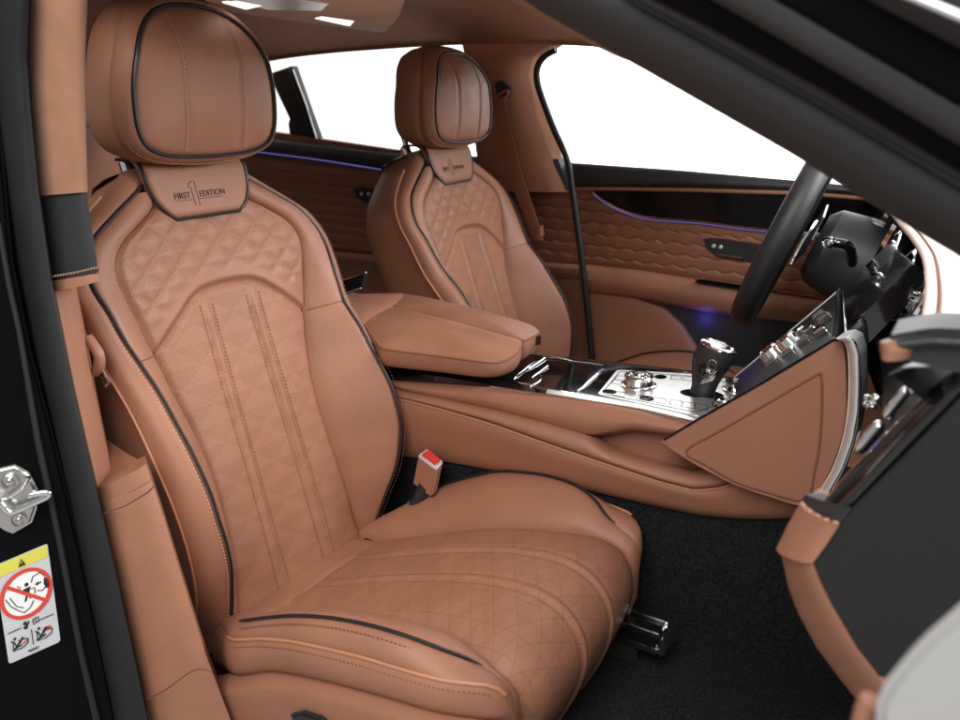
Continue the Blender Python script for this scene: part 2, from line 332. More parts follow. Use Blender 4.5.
def make_seat(label):
    t = thing('car_seat', label, 'car seat', (0, YC, 0.10), 'front seats of the car')
    # --- backrest face: perforated insert below the arch, quilted panel above it
    U = np.linspace(-1, 1, 97); P = []; UV = []
    for tt in np.linspace(0, 1, 70):
        row = []; uv = []
        for u in U:
            s = -0.045+(arch(u)+0.045)*tt; hw = u*INN(s)[0]; n = back_n(hw, s)
            rc = 0.050+0.006*max(0, (0.45-s)/0.4); fade = zl((0.47-s)/0.008)*zl((s-0.08)/0.05); dr = abs(hw)-rc
            n += fade*(0.0038*exp(-(dr/0.0060)**2)-0.0020*exp(-((abs(dr)-0.0105)/0.0030)**2))
            n -= 0.006*exp(-((arch(u)-s)/0.005)**2)
            row.append(SP(hw, s, n)); uv.append((hw, s*0.8))
        P.append(row); UV.append(uv)
    perf_p = grid('perforated_insert', P, 'perf', t, UV)
    P = []
    def qn(hw, s, u):
        a = s-arch(u); top = 0.655-s
        f = zl((a-0.030)/0.005)*min(1, (1-abs(u))*6)
        return back_n(hw, s)+0.002+f*quilt_h(hw, s)-0.008*exp(-(a/0.005)**2)
    for tt in np.linspace(0, 1, 110):
        row = []
        for u in np.linspace(-1, 1, 121):
            s = arch(u)+(0.655-arch(u))*tt; hw = u*INN(s)[0]; row.append(SP(hw, s, qn(hw, s, u)))
        P.append(row)
    quilt_p = grid('quilted_panel', P, 'tan', t, sharp=80)
    d = Dashes()
    for fam in (0, 1):
        for k in range(-24, 25):
            for off in (-0.0022, 0.0022):
                seg = []
                for s in np.linspace(0.40, 0.65, 120):
                    hw = ((k-s/0.047) if fam == 0 else (k+s/0.047))*0.060+off*1.25; ic = INN(s)[0]; u = hw/ic
                    if abs(u) < 0.965 and s > arch(u)+0.030 and not (s > 0.615 and abs(hw) < 0.10): seg.append(SP(hw, s, qn(hw, s, u)))
                    else:
                        if len(seg) > 5: d.run(seg, SN, 0.0048, 0.0030, 0.00075)
                        seg = []
                if len(seg) > 5: d.run(seg, SN, 0.0048, 0.0030, 0.00075)
    d.build('quilt_stitching', 'thread', quilt_p)
    d = Dashes()
    for sg in (-1, 1):
        for e in (-0.0135, 0.0135):
            pp = []
            for s in np.linspace(0.0, 0.475, 90):
                hw = sg*(0.050+0.006*max(0, (0.45-s)/0.4)+e); pp.append(SP(hw, s, back_n(hw, s)+0.0003))
            d.run(pp, SN, 0.006, 0.004, 0.0007)
    d.build('insert_stitching', 'thread2', perf_p)
    wl = Writing()
    wl.line([SP(u*INN(arch(u))[0], arch(u), back_n(u*INN(arch(u))[0], arch(u))-0.0055) for u in np.linspace(-.995, .995, 120)], 0.0016, SN); wl.build('panel_seam', 'dthread', quilt_p)
    # --- bolsters, side panels, piping, welts
    SV = list(np.linspace(-0.05, 0.66, 90))
    for sg in (-1, 1):
        P = []
        for s in SV:
            a = INN(s); b = PIP(s); row = []
            for q in np.linspace(0, 1, 16):
                hw = a[0]+(b[0]-a[0])*q; n = a[1]+(b[1]-a[1])*q; wd = max(0.01, b[0]-a[0])
                seamd = -0.0022*exp(-((s-0.422)/0.0028)**2)
                bul = min(0.010, wd*0.16)*(4*q*(1-q))**0.8
                row.append(SP(sg*(hw+0.3*bul*(1 if b[1]-a[1] > .03 else 0)), s, n+bul-0.005*exp(-(q/0.06)**2)-0.003*exp(-((1-q)/0.05)**2)+seamd))
            P.append(row)
        bo = grid('bolster', P, 'tan', t, sharp=70)
        wl = Writing(); sq = []
        for q in np.linspace(0.03, 0.97, 24):
            a = INN(.422); b = PIP(.422); wd = b[0]-a[0]; bul = min(0.010, wd*0.16)*(4*q*(1-q))**0.8
            sq.append(SP(sg*(a[0]+wd*q+0.3*bul*(1 if b[1]-a[1] > .03 else 0)), .422, a[1]+(b[1]-a[1])*q+bul-0.0012))
        wl.line(sq, 0.0011, SN); wl.line([SP(sg*(INN(s)[0]-.0006), s, INN(s)[1]-.0058) for s in np.linspace(-.03, .64, 120)], 0.0014, SN); wl.build('bolster_seam', 'dthread', bo)
        grid_s = []
        for s in list(np.linspace(-0.05, 0.70, 104)):
            a = PIP(s); b = WELT(s); row = []
            for q in np.linspace(0, 1, 10):
                hw = a[0]+(b[0]-a[0])*q; n = a[1]+(b[1]-a[1])*q; bul = 0.010*sin(pi*q); seamd = -0.002*exp(-((s-0.418+0.02*q)/0.003)**2)*(q < 1)
                row.append(SP(sg*(hw+bul*0.75+seamd), s, n+bul*0.7-0.003*exp(-(q/0.08)**2)))
            c = WELT(s); last = row[-1]
            for (dh, n2) in ((-0.004, -0.004), (-0.012, -0.010), (-0.014, -0.03)): row.append(SP(sg*(c[0]+dh), s, c[1]+n2))
            bk = max(0.03, c[0]-0.020)
            for n2, f in ((-0.085, 1.0), (-0.115, 0.97), (-0.130, 0.80)): row.append(SP(sg*bk*f, s, min(c[1]-0.05, n2)))
            grid_s.append(row)
        sd = grid('side_panel', grid_s, 'tan2', t, sharp=75)
        tube('piping', [SP(sg*PIP(s)[0], s, PIP(s)[1]+0.0015) for s in np.linspace(-0.04, 0.672, 130)], 0.0024, 'pipe', t, 8)
        tube('seam_welt', [SP(sg*WELT(s)[0], s, WELT(s)[1]+0.001) for s in np.linspace(-0.05, 0.665, 110)], 0.0026, 'seam', sd, 6)
        d = Dashes()
        d.run([SP(sg*(PIP(s)[0]+0.0095), s, PIP(s)[1]+0.0035) for s in np.linspace(0, 0.60, 120)], SN*0.6+Vector((0, sg*0.8, 0)), 0.006, 0.0034, 0.0008, 0.0005)
        d.run([SP(sg*(WELT(s)[0]-0.016), s, WELT(s)[1]-0.022) for s in np.linspace(0, 0.55, 100)], Vector((0, sg, 0)), 0.006, 0.0036, 0.0008, 0.001)
        d.build('side_stitching', 'thread', sd)
    # --- back shell and shoulder top
    P = []
    for s in np.linspace(-0.05, 0.70, 50):
        c = WELT(s); bk = max(0.03, c[0]-0.020); P.append([SP(bk*0.82*u, s, min(c[1]-0.05, -0.130)-0.012*(1-u*u)) for u in np.linspace(-1, 1, 21)])
    grid('back_shell', P, 'tan2', t)
    P = []
    for j, (s, n) in enumerate(((.63, -.006), (.66, -.008), (.69, -.012), (.705, -.022), (.712, -.045), (.712, -.08), (.705, -.115), (.68, -.135), (.64, -.140))):
        P.append([SP(u*(0.100+0.0*j), s-0.012*u*u, n) for u in np.linspace(-1, 1, 25)])
    grid('shoulder_top', P, 'tan2', t)
    # --- name flap with the lettering
    W = spline([(.614, .066), (.622, .076), (.640, .090), (.668, .0985), (.700, .0985), (.72, .094), (.75, .088)])
    def FP(u, l):                       # l runs along the flap from its lower edge over the shoulder
        k = min(l, 0.068); s = 0.614+k; n = 0.021
        if l > 0.068: a = (l-0.068)/0.034; a = min(a, 1.35); s += 0.034*sin(a); n -= 0.034*(1-cos(a))
        if l > 0.068+0.034*1.35: n -= (l-0.068-0.0459)*0.98; s += (l-0.068-0.0459)*0.2
        e = 1-abs(u); return s, n-0.005*exp(-e/0.03)-0.005*exp(-l/0.004)
    P = []; LL = list(np.linspace(0, 0.012, 7))+list(np.linspace(0.016, 0.155, 28))
    for l in LL:
        row = []
        for u in np.linspace(-1, 1, 51):
            s, n = FP(u, l); row.append(SP(u*W(0.614+l)[0], s, n))
        row = [SP(-W(0.614+l)[0], FP(-1, l)[0], FP(-1, l)[1]-0.012)]+row+[SP(W(0.614+l)[0], FP(1, l)[0], FP(1, l)[1]-0.012)]
        P.append(row)
    P = [[q-SN*0.012 for q in P[0]]]+P
    fp = grid('name_flap', P, 'tan', t, sharp=60)
    edge = [SP(-W(0.614+l)[0]-0.002, FP(-1, l)[0], FP(-1, l)[1]+0.0005+0.003*exp(-l/.012)) for l in LL[:0:-1]]+[SP(u*(W(.614)[0]), FP(u, 0)[0]-0.0015, FP(u, 0)[1]+0.0025) for u in np.linspace(-.97, .97, 21)]+[SP(W(0.614+l)[0]+0.002, FP(1, l)[0], FP(1, l)[1]+0.0005+0.003*exp(-l/.012)) for l in LL[1:]]
    tube('flap_piping', edge, 0.0026, 'pipe', fp, 8)
    nn = 0.021; ya = SS; xa = Vector((0, 1, 0))
    wr = Writing()
    wr.text('FIRST', 0.0135, SP(-0.0625, 0.6425, nn), xa, ya); wr.text('EDITION', 0.0135, SP(-0.0125, 0.6425, nn), xa, ya)
    one = [(-.009, .668), (.001, .673), (.006, .673), (.006, .627), (-.0045, .627), (-.0045, .662), (-.009, .660)]
    wr.line([SP(a*.85-0.0215, .649+(b-.650)*.82, nn) for a, b in one], 0.0006, SN, True)
    wr.line([SP(a, 0.6395, nn) for a in (-.0625, -.0275)], 0.0005, SN); wr.line([SP(a, 0.6395, nn) for a in (-.0145, .033)], 0.0005, SN)
    wr.build('lettering', 'ink', fp)
    # --- headrest
    HZ = 1.0; half = [(0, 1.110), (.039, 1.107), (.073, 1.096), (.100, 1.076), (.120, 1.047), (.133, 1.008), (.137, .972), (.135, .938), (.125, .915), (.105, .903), (.079, .897), (.04, .894), (0, .893)]
    loop = [Vector((0, a, b)) for a, b in half]+[Vector((0, -a, b)) for a, b in half[::-1][1:-1]]
    loop = resample(smoothp(loop, 6, True), 112, True); cz = 1.0
    def HX(z): return -0.252-0.028*max(0, (z-1.03)/0.08)**1.5
    def ring(sc, dx, grow=0, dz=0): 
        out = []
        for v in loop:
            y, z = v.y, v.z-cz; r = sqrt(y*y+z*z); f = sc+grow/r; z2 = cz+z*f+dz; out.append(Vector((HX(v.z)+dx, YC+y*f, z2)))
        return out
    rows = []
    for i in range(26):
        sc = max(0.004, i/25); row = []
        for v in loop:
            y = v.y*sc; z = cz+(v.z-cz)*sc; x = HX(z)+0.016*(1-sc**3)
            x -= 0.0040*exp(-((abs(y)-0.052)/0.0035)**2)*min(1, (1-sc)*8); x += 0.003*exp(-(y/0.04)**2)*(1-sc)
            x -= 0.004*exp(-((1-sc)/0.03)**2)
            row.append(Vector((x, YC+y, z)))
        rows.append(row)
    hr = [ring(1, -0.004, 0.001), ring(1, 0.0, 0.0045), ring(1, -0.004, 0.009), ring(1, -0.020, 0.014), ring(1, -0.029, 0.0155), ring(1, -0.0315, 0.0125), ring(1, -0.034, 0.0155), ring(1, -0.055, 0.017), ring(1, -0.085, 0.012), ring(1, -0.105, 0.002), ring(1, -0.118, -0.012), ring(.75, -0.126), ring(.4, -0.130), ring(.01, -0.131)]
    hr = [[Vector((p.x, YC+(p.y-YC)*1.012, cz+(p.z-cz)*(1.02 if p.z > cz else 1.0))) for p in r_] if 2 <= i_ <= 9 else r_ for i_, r_ in enumerate(hr)]
    h = grid('headrest', hr, 'tan2', t, wrap=True, sharp=75)
    grid('face_pad', rows, 'tan', h, wrap=True, sharp=80)
    tube('piping', [v+Vector((0.0015, 0, 0)) for v in ring(1, 0, 0.001)], 0.0026, 'pipe', h, 8, True)
    d = Dashes()
    rg = ring(1, -0.016, 0.0133); d.run(rg+[rg[0]], lambda a: Vector((0.2, a.y-YC, a.z-cz)), 0.006, 0.0038, 0.0010, 0.0006)
    for sg in (-1, 1):
        pp = [Vector((HX(z)+0.016*(1-max(0.052/0.137, abs(z-cz)/0.11)**3)+0.0012, YC+sg*(0.052+0.0065), z)) for z in np.linspace(0.905, 1.095, 60)]
        d.run(pp, (1, 0, 0), 0.006, 0.0036, 0.0008)
    d.build('stitching', 'thread', h)
    for sg in (-1, 1):
        lathe('support_post', SP(sg*0.065, 0.69, -0.06), SS, [(0.007, 0), (0.007, 0.06)], 'chrome', h, 16)
        lathe('post_collar', SP(sg*0.065, 0.705, -0.06), SS, [(0.013, 0), (0.013, 0.016), (0.009, 0.020)], 'chrome', t, 20)
    # --- cushion
    TOP = spline([(-.14, .188, .150), (-.109, .199, .147), (-.06, .210, .146), (.0, .232, .148), (.075, .263, .151), (.15, .292, .155), (.22, .316, .160), (.28, .333, .167), (.33, .341, .176)])
    prof = [(x, TOP(x)[0], TOP(x)[1]) for x in np.linspace(-.14, .33, 60)]
    fr = smoothp([Vector((.33, .341, .176)), Vector((.365, .341, .183)), Vector((.397, .330, .188)), Vector((.418, .309, .190)), Vector((.428, .280, .190)), Vector((.426, .245, .188)), Vector((.412, .200, .184)), Vector((.39, .150, .18))], 7)
    prof += [(v.x, v.y, v.z) for v in fr[1:]]
    arc = [0]
    for a, b in zip(prof[:-1], prof[1:]): arc.append(arc[-1]+sqrt((a[0]-b[0])**2+(a[1]-b[1])**2))
    def CP(i, u):
        x, z, hw = prof[i]; a = prof[max(i-1, 0)]; b = prof[min(i+1, len(prof)-1)]; tx, tz = b[0]-a[0], b[1]-a[1]; l = sqrt(tx*tx+tz*tz); nx, nz = -tz/l, tx/l
        yy = u*hw; e = (1-abs(u))*hw; ff = zl((x-0.25)/0.03)
        h = 0.010*(1-u*u) - (0.006+0.016*ff)*exp(-(e/(0.008+0.018*ff))**1.5)
        dr = abs(yy)-0.047; fd = zl((x-0.02)/0.01); h += fd*(0.0032*exp(-(dr/0.0055)**2)-0.0028*exp(-((abs(dr)-0.0095)/0.0028)**2))
        h -= 0.0035*exp(-((x-XS(u))/0.0035)**2)
        return Vector((x+nx*h, YC+yy, z+nz*h))
    def XS(u): return -0.035-0.02*abs(u)**2
    k0 = min(range(len(prof)), key=lambda i: abs(prof[i][0]-(-0.045)) if i < 60 else 9)
    P = [[CP(i, -1)+Vector((0, -.022, -.012))]+[CP(i, u) for u in np.linspace(-1, 1, 91)]+[CP(i, 1)+Vector((0, .022, -.012))] for i in range(0, k0+2)]
    grid('cushion_rear_strip', P, 'tan', t)
    P = []; UV = []
    for i in range(k0+1, len(prof)): P.append([CP(i, u) for u in np.linspace(-1, 1, 91)]); UV.append([(u*prof[i][2], arc[i]) for u in np.linspace(-1, 1, 91)])
    cu = grid('cushion', P, 'perf2', t, UV, sharp=80)
    d = Dashes()
    for sg in (-1, 1):
        for e in (-0.012, 0.012): d.run([CP(i, sg*(0.047+e)/prof[i][2]) for i in range(k0+2, len(prof)-6)], lambda a: Vector((max(0, a.x-0.3)*5, 0, 1)), 0.006, 0.004, 0.0007)
    d.build('cushion_stitching', 'thread2', cu)
    # side bolsters of the cushion
    BT = spline([  # x : inner(hw,z) piping(hw,z) welt(hw,z) lower(hw,z)
        (-.12, .150, .195, .165, .205, .185, .200, .195, .13), (-.06, .148, .206, .205, .245, .222, .232, .225, .165), (-.004, .148, .230, .245, .283, .259, .262, .256, .200), (.075, .151, .260, .257, .325, .270, .299, .262, .243),
        (.12, .153, .279, .259, .345, .273, .315, .264, .258), (.18, .157, .300, .255, .361, .272, .327, .265, .272), (.24, .162, .315, .250, .369, .269, .335, .264, .282), (.287, .168, .324, .243, .368, .266, .338, .262, .288),
        (.327, .174, .328, .230, .358, .262, .340, .258, .290), (.355, .178, .322, .214, .345, .256, .341, .252, .291), (.38, .182, .312, .207, .336, .247, .342, .244, .292), (.400, .184, .305, .205, .327, .235, .338, .236, .293), (.412, .188, .300, .205, .315, .224, .325, .226, .293), (.417, .195, .297, .207, .303, .217, .308, .218, .294)])
    for sg in (-1, 1):
        P = []; xs = list(np.linspace(-.12, .36, 60))+list(np.linspace(.365, .417, 16))
        for x in xs:
            v = BT(x); q = [(v[0], v[1]), (v[2], v[3]), (v[4], v[5]), (v[6], v[7])]; row = []; endf = min(1, max(0, (0.417-x)/0.05))**0.5
            row.append(Vector((x, YC+sg*(q[0][0]-0.01), q[0][1]-0.05)))
            for a, b, bl, nx in ((q[0], q[1], 0.012, 12), (q[1], q[2], 0.006, 8), (q[2], q[3], 0.008, 10)):
                dx, dz = b[0]-a[0], b[1]-a[1]; l = max(1e-5, sqrt(dx*dx+dz*dz)); n = (-dz/l, dx/l); n = n if n[1]*1+n[0]*0.4 > 0 else (-n[0], -n[1])
                bl = min(bl, l*0.16)*endf
                for k in range(nx):
                    tq = k/(nx-1); hgt = bl*(4*tq*(1-tq))**0.8-0.002*exp(-(min(tq, 1-tq)*l/0.004)**2)
                    row.append(Vector((x, YC+sg*(a[0]+dx*tq+n[0]*hgt), a[1]+dz*tq+n[1]*hgt)))
            row += [Vector((x, YC+sg*(q[3][0]-0.02), q[3][1]-0.03)), Vector((x, YC+sg*(q[3][0]-0.05), q[3][1]-0.10))]
            P.append(row)
        cen = [Vector((0.4185, YC+sg*0.207, 0.25+(p.z-0.25)*0.5)) for p in P[-1]]; P.append(cen)
        cb = grid('cushion_bolster', P, 'tan', t, sharp=60)
        path = [Vector((x, YC+sg*BT(x)[2], BT(x)[3]+0.0012)) for x in np.linspace(-.045 if sg > 0 else .0, .372, 90)]
        tube('piping', path, [0.0006, 0.0010, 0.0014, 0.0018, 0.0022]+[0.0025]*79+[0.0025, 0.0022, 0.0018, 0.0014, 0.001, 0.0006], 'pipe', cb, 8)
        tube('seam_welt', [Vector((x, YC+sg*BT(x)[4], BT(x)[5]+0.001)) for x in np.linspace(-.02, .412 if sg < 0 else .385, 80)], 0.0024, 'seam', cb, 6)
        d = Dashes(); d.run([Vector((x, YC+sg*(BT(x)[2]+0.0085), BT(x)[3]-0.007)) for x in np.linspace(0.02, .36, 80)], (0, sg*0.8, 0.6), 0.006, 0.0038, 0.0010, 0.003)
        d.run([Vector((x, YC+sg*(BT(x)[4]+0.001), BT(x)[5]-0.0095)) for x in np.linspace(0.0, .40, 80)], (0, sg, 0.2), 0.006, 0.0036, 0.0010, 0.003)
        d.build('bolster_stitching', 'dthread', cb)
        # lower side valance
        if sg > 0: continue
        P = []
        for x in np.linspace(-.11, .42, 50):
            v = BT(min(x, .40)); zt = v[7]+0.002; e = min(1, (x+.115)/.06, (.425-x)/.04)**0.5; hw = 0.268
            P.append([Vector((x, YC+sg*(hw-0.035), zt-0.012))]+[Vector((x, YC+sg*(hw-0.03+e*(0.040*sin(min(1, k/7)*pi/2))), zt-0.002-0.02*(1-cos(min(1, k/7)*pi/2))-max(0, k-7)*0.017)) for k in range(0, 15)]+[Vector((x, YC+sg*(hw-0.04), 0.12))])
        va = grid('side_valance', P, 'tan2', t, cap=True, sharp=70)
        if sg < 0:
            kb = YL([(288, 716), (300, 713), (318, 719), (330, 730), (300, 735)], YC-0.288)
            slab('adjuster_knob', kb, (0, -1, 0.2), 0.03, 'blk', va, 0.004)
    box('seat_base', (0.13, YC, 0.165), (0.46, 0.34, 0.07), 'grey', t, 0.01)
    for yy in (-0.215, -0.545):
        for xx in (.10, .42): box('rail_foot', (xx, yy, 0.157), (.05, .035, .04), 'grey', t, .004)
        rl = box('seat_rail', (0.27, yy, 0.190), (0.42, 0.042, 0.032), 'gloss', t, 0.004)
        for k, (dz, dy) in enumerate(((0.016, 0.018), (0.016, -0.018), (-0.010, 0.020), (-0.010, -0.020))): box('rail_lip', (0.28, yy+dy, 0.190+dz), (0.40, 0.006, 0.012), 'chrome', rl, 0.002)
        box('rail_end_cap', (0.484, yy, 0.190), (0.010, 0.046, 0.038), 'chrome', rl, 0.004)
    return t
def copy_tree(o, parent=None):
    c = o.copy(); COL.objects.link(c); c.parent = parent
    for ch in list(o.children): copy_tree(ch, c)
    return c
seat = make_seat('tan leather seat nearest the open door, its whole cushion in view')
far = copy_tree(seat); far.location = (-0.005, 0.437, 0.098); far.rotation_euler = (0, radians(-2.2), radians(4)); far['label'] = 'tan leather seat behind the steering wheel, beyond the armrest'
for ch in far.children:
    if ch.name.startswith('headrest'): ch.scale = (0.97, 1.0, 0.91); ch.location = (-0.006, 0, 0.793*0.09)
# ------------------------------------------------------------------ roof lining
rl = thing('roof_lining', 'brown cloth roof lining over both seats with a pale overhead console', 'roof lining', (-0.6, 0, 1.1))
RE = spline([(-1.95, .93), (-1.5, 1.00), (-1.13, 1.060), (-.68, 1.093), (-.22, 1.101), (-.04, 1.092), (.15, 1.07), (.34, 1.03)])
P = []
for x in np.linspace(-1.95, 0.34, 50):
    e = RE(x)[0]; row = []
    for k in range(41):
        v = -1+k/20; row.append(Vector((x, v*0.655, e+0.012+0.085*(1-abs(v)**2.6)+0.07*max(0, -v)**3)))
    P.append(row)
P += [[q+Vector((0, 0, 0.03)) for q in P[-1]]]
grid('roof_cloth', P, 'roof', rl)
for sg in (1, -1):
    P = []
    for x in np.linspace(-1.95, 0.34, 60):
        e = RE(x)[0]; e += 0.07*(sg < 0); P.append([Vector((x, sg*(0.640+0.035*(k/11)), e+0.030*(1-sin(pi*k/11))+0.012*(k/11))) for k in range(12)]+[Vector((x, sg*0.72, e+0.06))])
    grid('roof_rail', P, 'roof', rl)
oz = 1.118
ocp = [Z(a, b, oz) for a, b in ((150, -30), (205, 4), (228, 12.5), (300, 22.5), (380, 33), (391, 31), (399, 22), (409, -4), (415, -30))]
oc = slab('overhead_console', ocp, (0, 0, -1), 0.05, 'rooflt', rl, 0.010, 4)
for q in ([(315, 19), (322, 17.5), (354, 22), (350, 26.5)], [(222, 3), (236, 1), (262, 6), (246, 10)]):
    slab('lamp_lens', [Z(a, b, oz-0.002) for a, b in q], (0, 0, -1), 0.004, 'lit', oc, 0.001)
slab('switch_panel', [Z(a, b, oz-0.0015) for a, b in ((205, -4), (218, -9), (330, 4), (322, 11), (268, 10))], (0, 0, -1), 0.004, 'silver', oc, 0.002)
wl = Writing(); wl.line([Z(a, b, oz) for a, b in ((325, 26), (355, 27.5))], 0.004, (0, 0, -1)); wl.build('shade_slot', 'blk', oc)

# ------------------------------------------------------------------ door side of the car beyond the driver
dd = thing('driver_door', 'far front door in quilted tan leather with black veneer and violet light strip', 'car door', (0.1, 0.78, 0.1))
yd = 0.78; OUT = (0, -1, 0)
def scales(t, v, q):
    a, b = q.x/0.052, q.z/0.030; r = math.floor(b); a2 = a+0.5*(r % 2); fx = abs(a2-math.floor(a2)-0.5)*2; fz = b-r
    e = fz-0.30*fx; e = e if e > 0 else 1+e; return 0.0034*(0.25+0.75*min(1, e*1.3))*min(1, 12*t, 12*(1-t))-0.004*exp(-(e/0.10)**2)
band('door_card', YL([(568, 178), (585, 265), (597, 365), (606, 450)], yd+.012), YL([(960, 190), (960, 310), (960, 400), (960, 560)], yd+.012), OUT, 0.002, 0.03, 'tan2', dd)
band('quilted_panel', YL([(574, 190), (640, 194), (700, 205), (765, 215), (940, 232)], yd-.008), YL([(584, 266), (640, 271), (690, 279), (760, 290), (940, 316)], yd-.008), OUT, 0.006, 0.02, 'tan', dd, 130, 100, 6, scales, 80)
band('belt_pad', YL([(565, 162), (680, 170), (800, 181), (960, 196)], yd+.01), YL([(569, 188), (680, 188), (800, 192), (960, 203)], yd-.01), (0, -1, 0.5), 0.016, 0.03, 'blk', dd)
band('tan_bead', YL([(571, 187), (680, 188), (800, 191), (960, 204)], yd-.014), YL([(572, 191), (680, 192), (800, 196), (960, 209)], yd-.014), OUT, 0.004, 0.02, 'tan2', dd, 20, 6)
vn = slab('veneer', YL([(592, 191.5), (640, 191.5), (800, 195), (960, 208), (960, 245), (800, 234), (765, 230), (700, 222), (650, 217.5), (625, 211), (607, 203)], yd-.022), OUT, 0.02, 'veneer', dd, 0.004)
tube('light_strip', smoothp(YL([(594, 194), (607, 204.5), (625, 213), (650, 219.5), (700, 223.5), (765, 231.5), (960, 247)], yd-.024), 6), 0.0018, 'violet', dd, 6)
tube('chrome_bead', smoothp(YL([(593, 192.5), (607, 202.5), (625, 211), (650, 217.3), (700, 221.5), (765, 229.5), (960, 245)], yd-.027), 6), 0.0022, 'chrome', dd, 6)
band('arm_ledge', YL([(583, 264), (640, 270), (690, 278), (760, 291), (900, 312)], yd-.03), YL([(591, 291), (640, 297), (690, 306), (740, 314), (770, 316), (900, 330)], yd-.05), (0, -1, 0.5), 0.022, 0.05, 'tan', dd, 40, 16, 3)
slab('pocket_shade', YL([(655, 300), (690, 306), (745, 314), (900, 326), (900, 372), (700, 372), (676, 325)], yd-.016), OUT, .01, 'blk', dd, .002)  # flat black slab stands in for the shade inside the door pocket
band('door_pocket', YL([(590, 292), (632, 297), (664, 309), (682, 326), (705, 362)], yd-.03), YL([(597, 372), (620, 372), (650, 372), (680, 372), (700, 372)], yd-.03), OUT, 0.008, 0.03, 'tan2', dd)
hr_ = slab('handle_recess', YL([(702, 239.5), (712, 238), (770, 246), (775, 266), (745, 262.5), (716, 258), (706, 250)], yd-.018), OUT, 0.01, 'blk', dd, 0.003)
tube('chrome_surround', YL([(703, 239.5), (712, 238), (740, 241.5), (772, 246)], yd-.02), 0.0022, 'chrome', hr_, 6)
tube('door_pull', YL([(716, 254), (728, 256), (742, 258)], yd-.024), 0.0035, 'chrome', hr_, 8)
for a, b in ((714, 246), (721, 247)): lathe('lock_button', Y(a, b, yd-.018), OUT, [(.005, 0), (.005, .004), (.003, .005)], 'silver', hr_, 14)
sw = slab('window_switch', YL([(694, 280), (700, 278), (742, 284.5), (746, 290), (700, 283)], yd-.062), (0, -1, 0.4), 0.02, 'gloss', dd, 0.002)
tube('chrome_surround', YL([(695, 280), (702, 278.5), (742, 284.5)], yd-.066), 0.0022, 'chrome', sw, 6)
seal = smoothp(YL([(556, 50), (545, 56), (538, 66), (537, 80), (542, 98), (553, 127), (567, 160), (573, 195), (579, 238), (586, 295), (592, 360)], yd-.075), 6)
tube('rubber_seal', seal, 0.0085, 'rub', dd, 10)
slab('window_glass', [Vector((x, yd+.02, z)) for x, z in ((-.24, .80), (.60, .80), (.45, .98), (.25, 1.07), (-.04, 1.12), (-.28, 1.13))], OUT, 0.004, 'glass', dd, 0)

rd = thing('passenger_door', 'dim rear door behind the driver seat with a violet line and black handle', 'car door', (-0.9, 0.78, 0.1))
band('door_card', YL([(120, 110), (120, 380)], yd+.012), YL([(588, 178), (612, 440)], yd+.012), OUT, 0.002, 0.03, 'tan2', rd)
band('quilted_panel', YL([(200, 150), (300, 163), (380, 172), (520, 190), (576, 190)], yd-.006), YL([(200, 235), (300, 246), (380, 254), (540, 264), (584, 268)], yd-.006), OUT, 0.006, 0.02, 'tan', rd, 150, 90, 6, scales, 80)
band('belt_pad', YL([(120, 110), (250, 136), (320, 144), (400, 153), (520, 158), (572, 162)], yd+.01), YL([(120, 130), (250, 151), (320, 159), (400, 170), (520, 188), (574, 189)], yd-.012), (0, -1, 0.5), 0.016, 0.03, 'blk', rd)
tube('light_strip', smoothp(YL([(200, 144), (262, 152.5), (320, 160), (390, 171)], yd-.024), 5), 0.0022, 'violet', rd, 6)
band('arm_ledge', YL([(200, 238), (330, 251), (400, 257), (540, 262), (585, 265)], yd-.03), YL([(200, 252), (330, 262), (400, 268), (540, 272), (588, 274)], yd-.04), (0, -1, 0.5), 0.014, 0.05, 'tan', rd, 40, 14, 3)
h2 = slab('handle_recess', YL([(352, 189), (360, 187.5), (384, 190), (384, 205), (364, 203.5), (357, 198)], yd-.018), OUT, 0.01, 'blk', rd, 0.003)
for a in (362, 369): lathe('lock_button', Y(a, 194, yd-.018), OUT, [(.006, 0), (.006, .004), (.003, .005)], 'silver', h2, 14)
fr_ = slab('window_pillar', YL([(268, 74), (291, 66), (318, 142), (290, 142), (287.5, 124), (289, 119)], yd+.015), OUT, 0.03, 'rub', rd, 0.004)
tube('chrome_line', YL([(288, 68), (302, 105), (312, 141)], yd+.013), 0.004, 'grey', fr_, 6)
tube('chrome_line', YL([(293, 70), (306, 105), (317, 141)], yd+.013), 0.003, 'silver', fr_, 6)
slab('window_glass', [Vector((x, yd+.03, z)) for x, z in ((-1.35, .80), (-.26, .80), (-.30, 1.13), (-.8, 1.12), (-1.25, 1.05))], OUT, 0.004, 'glass', rd, 0)

bp = thing('centre_pillar', 'brown cloth pillar between the two far windows', 'pillar', (-0.3, 0.74, 0.8))
band('pillar_cloth', YL([(462, 44), (468, 70), (472, 120), (478, 165), (487, 190)], .70), YL([(556, 42), (533, 57), (529, 74), (538, 118), (556, 168), (566, 192)], .735), (-.1, -1, 0), 0.018, 0.05, 'roof', bp, 40, 16, 3)
band('pillar_foot', YL([(494, 158), (500, 190)], .725), YL([(558, 159), (570, 190)], .74), OUT, 0.010, 0.03, 'blk', bp, 14, 10)
sb = thing('seat_belt', 'tan belt strap hanging from the far pillar beside the driver headrest', 'seat belt', tuple(Y(505, 100, .68)))
band('strap', YL([(495, 95), (499, 130), (507, 173), (527, 225), (533, 240)], .69), YL([(503.5, 95), (511, 130), (521.5, 173), (538, 222), (543, 240)], .69), (0, -1, 0), 0.0012, 0.002, 'tan2', sb, 30, 6)
slab('belt_guide', YL([(494, 84), (500, 80), (508, 88), (507, 96), (497, 101)], .688), OUT, 0.02, 'blk', sb, 0.004)
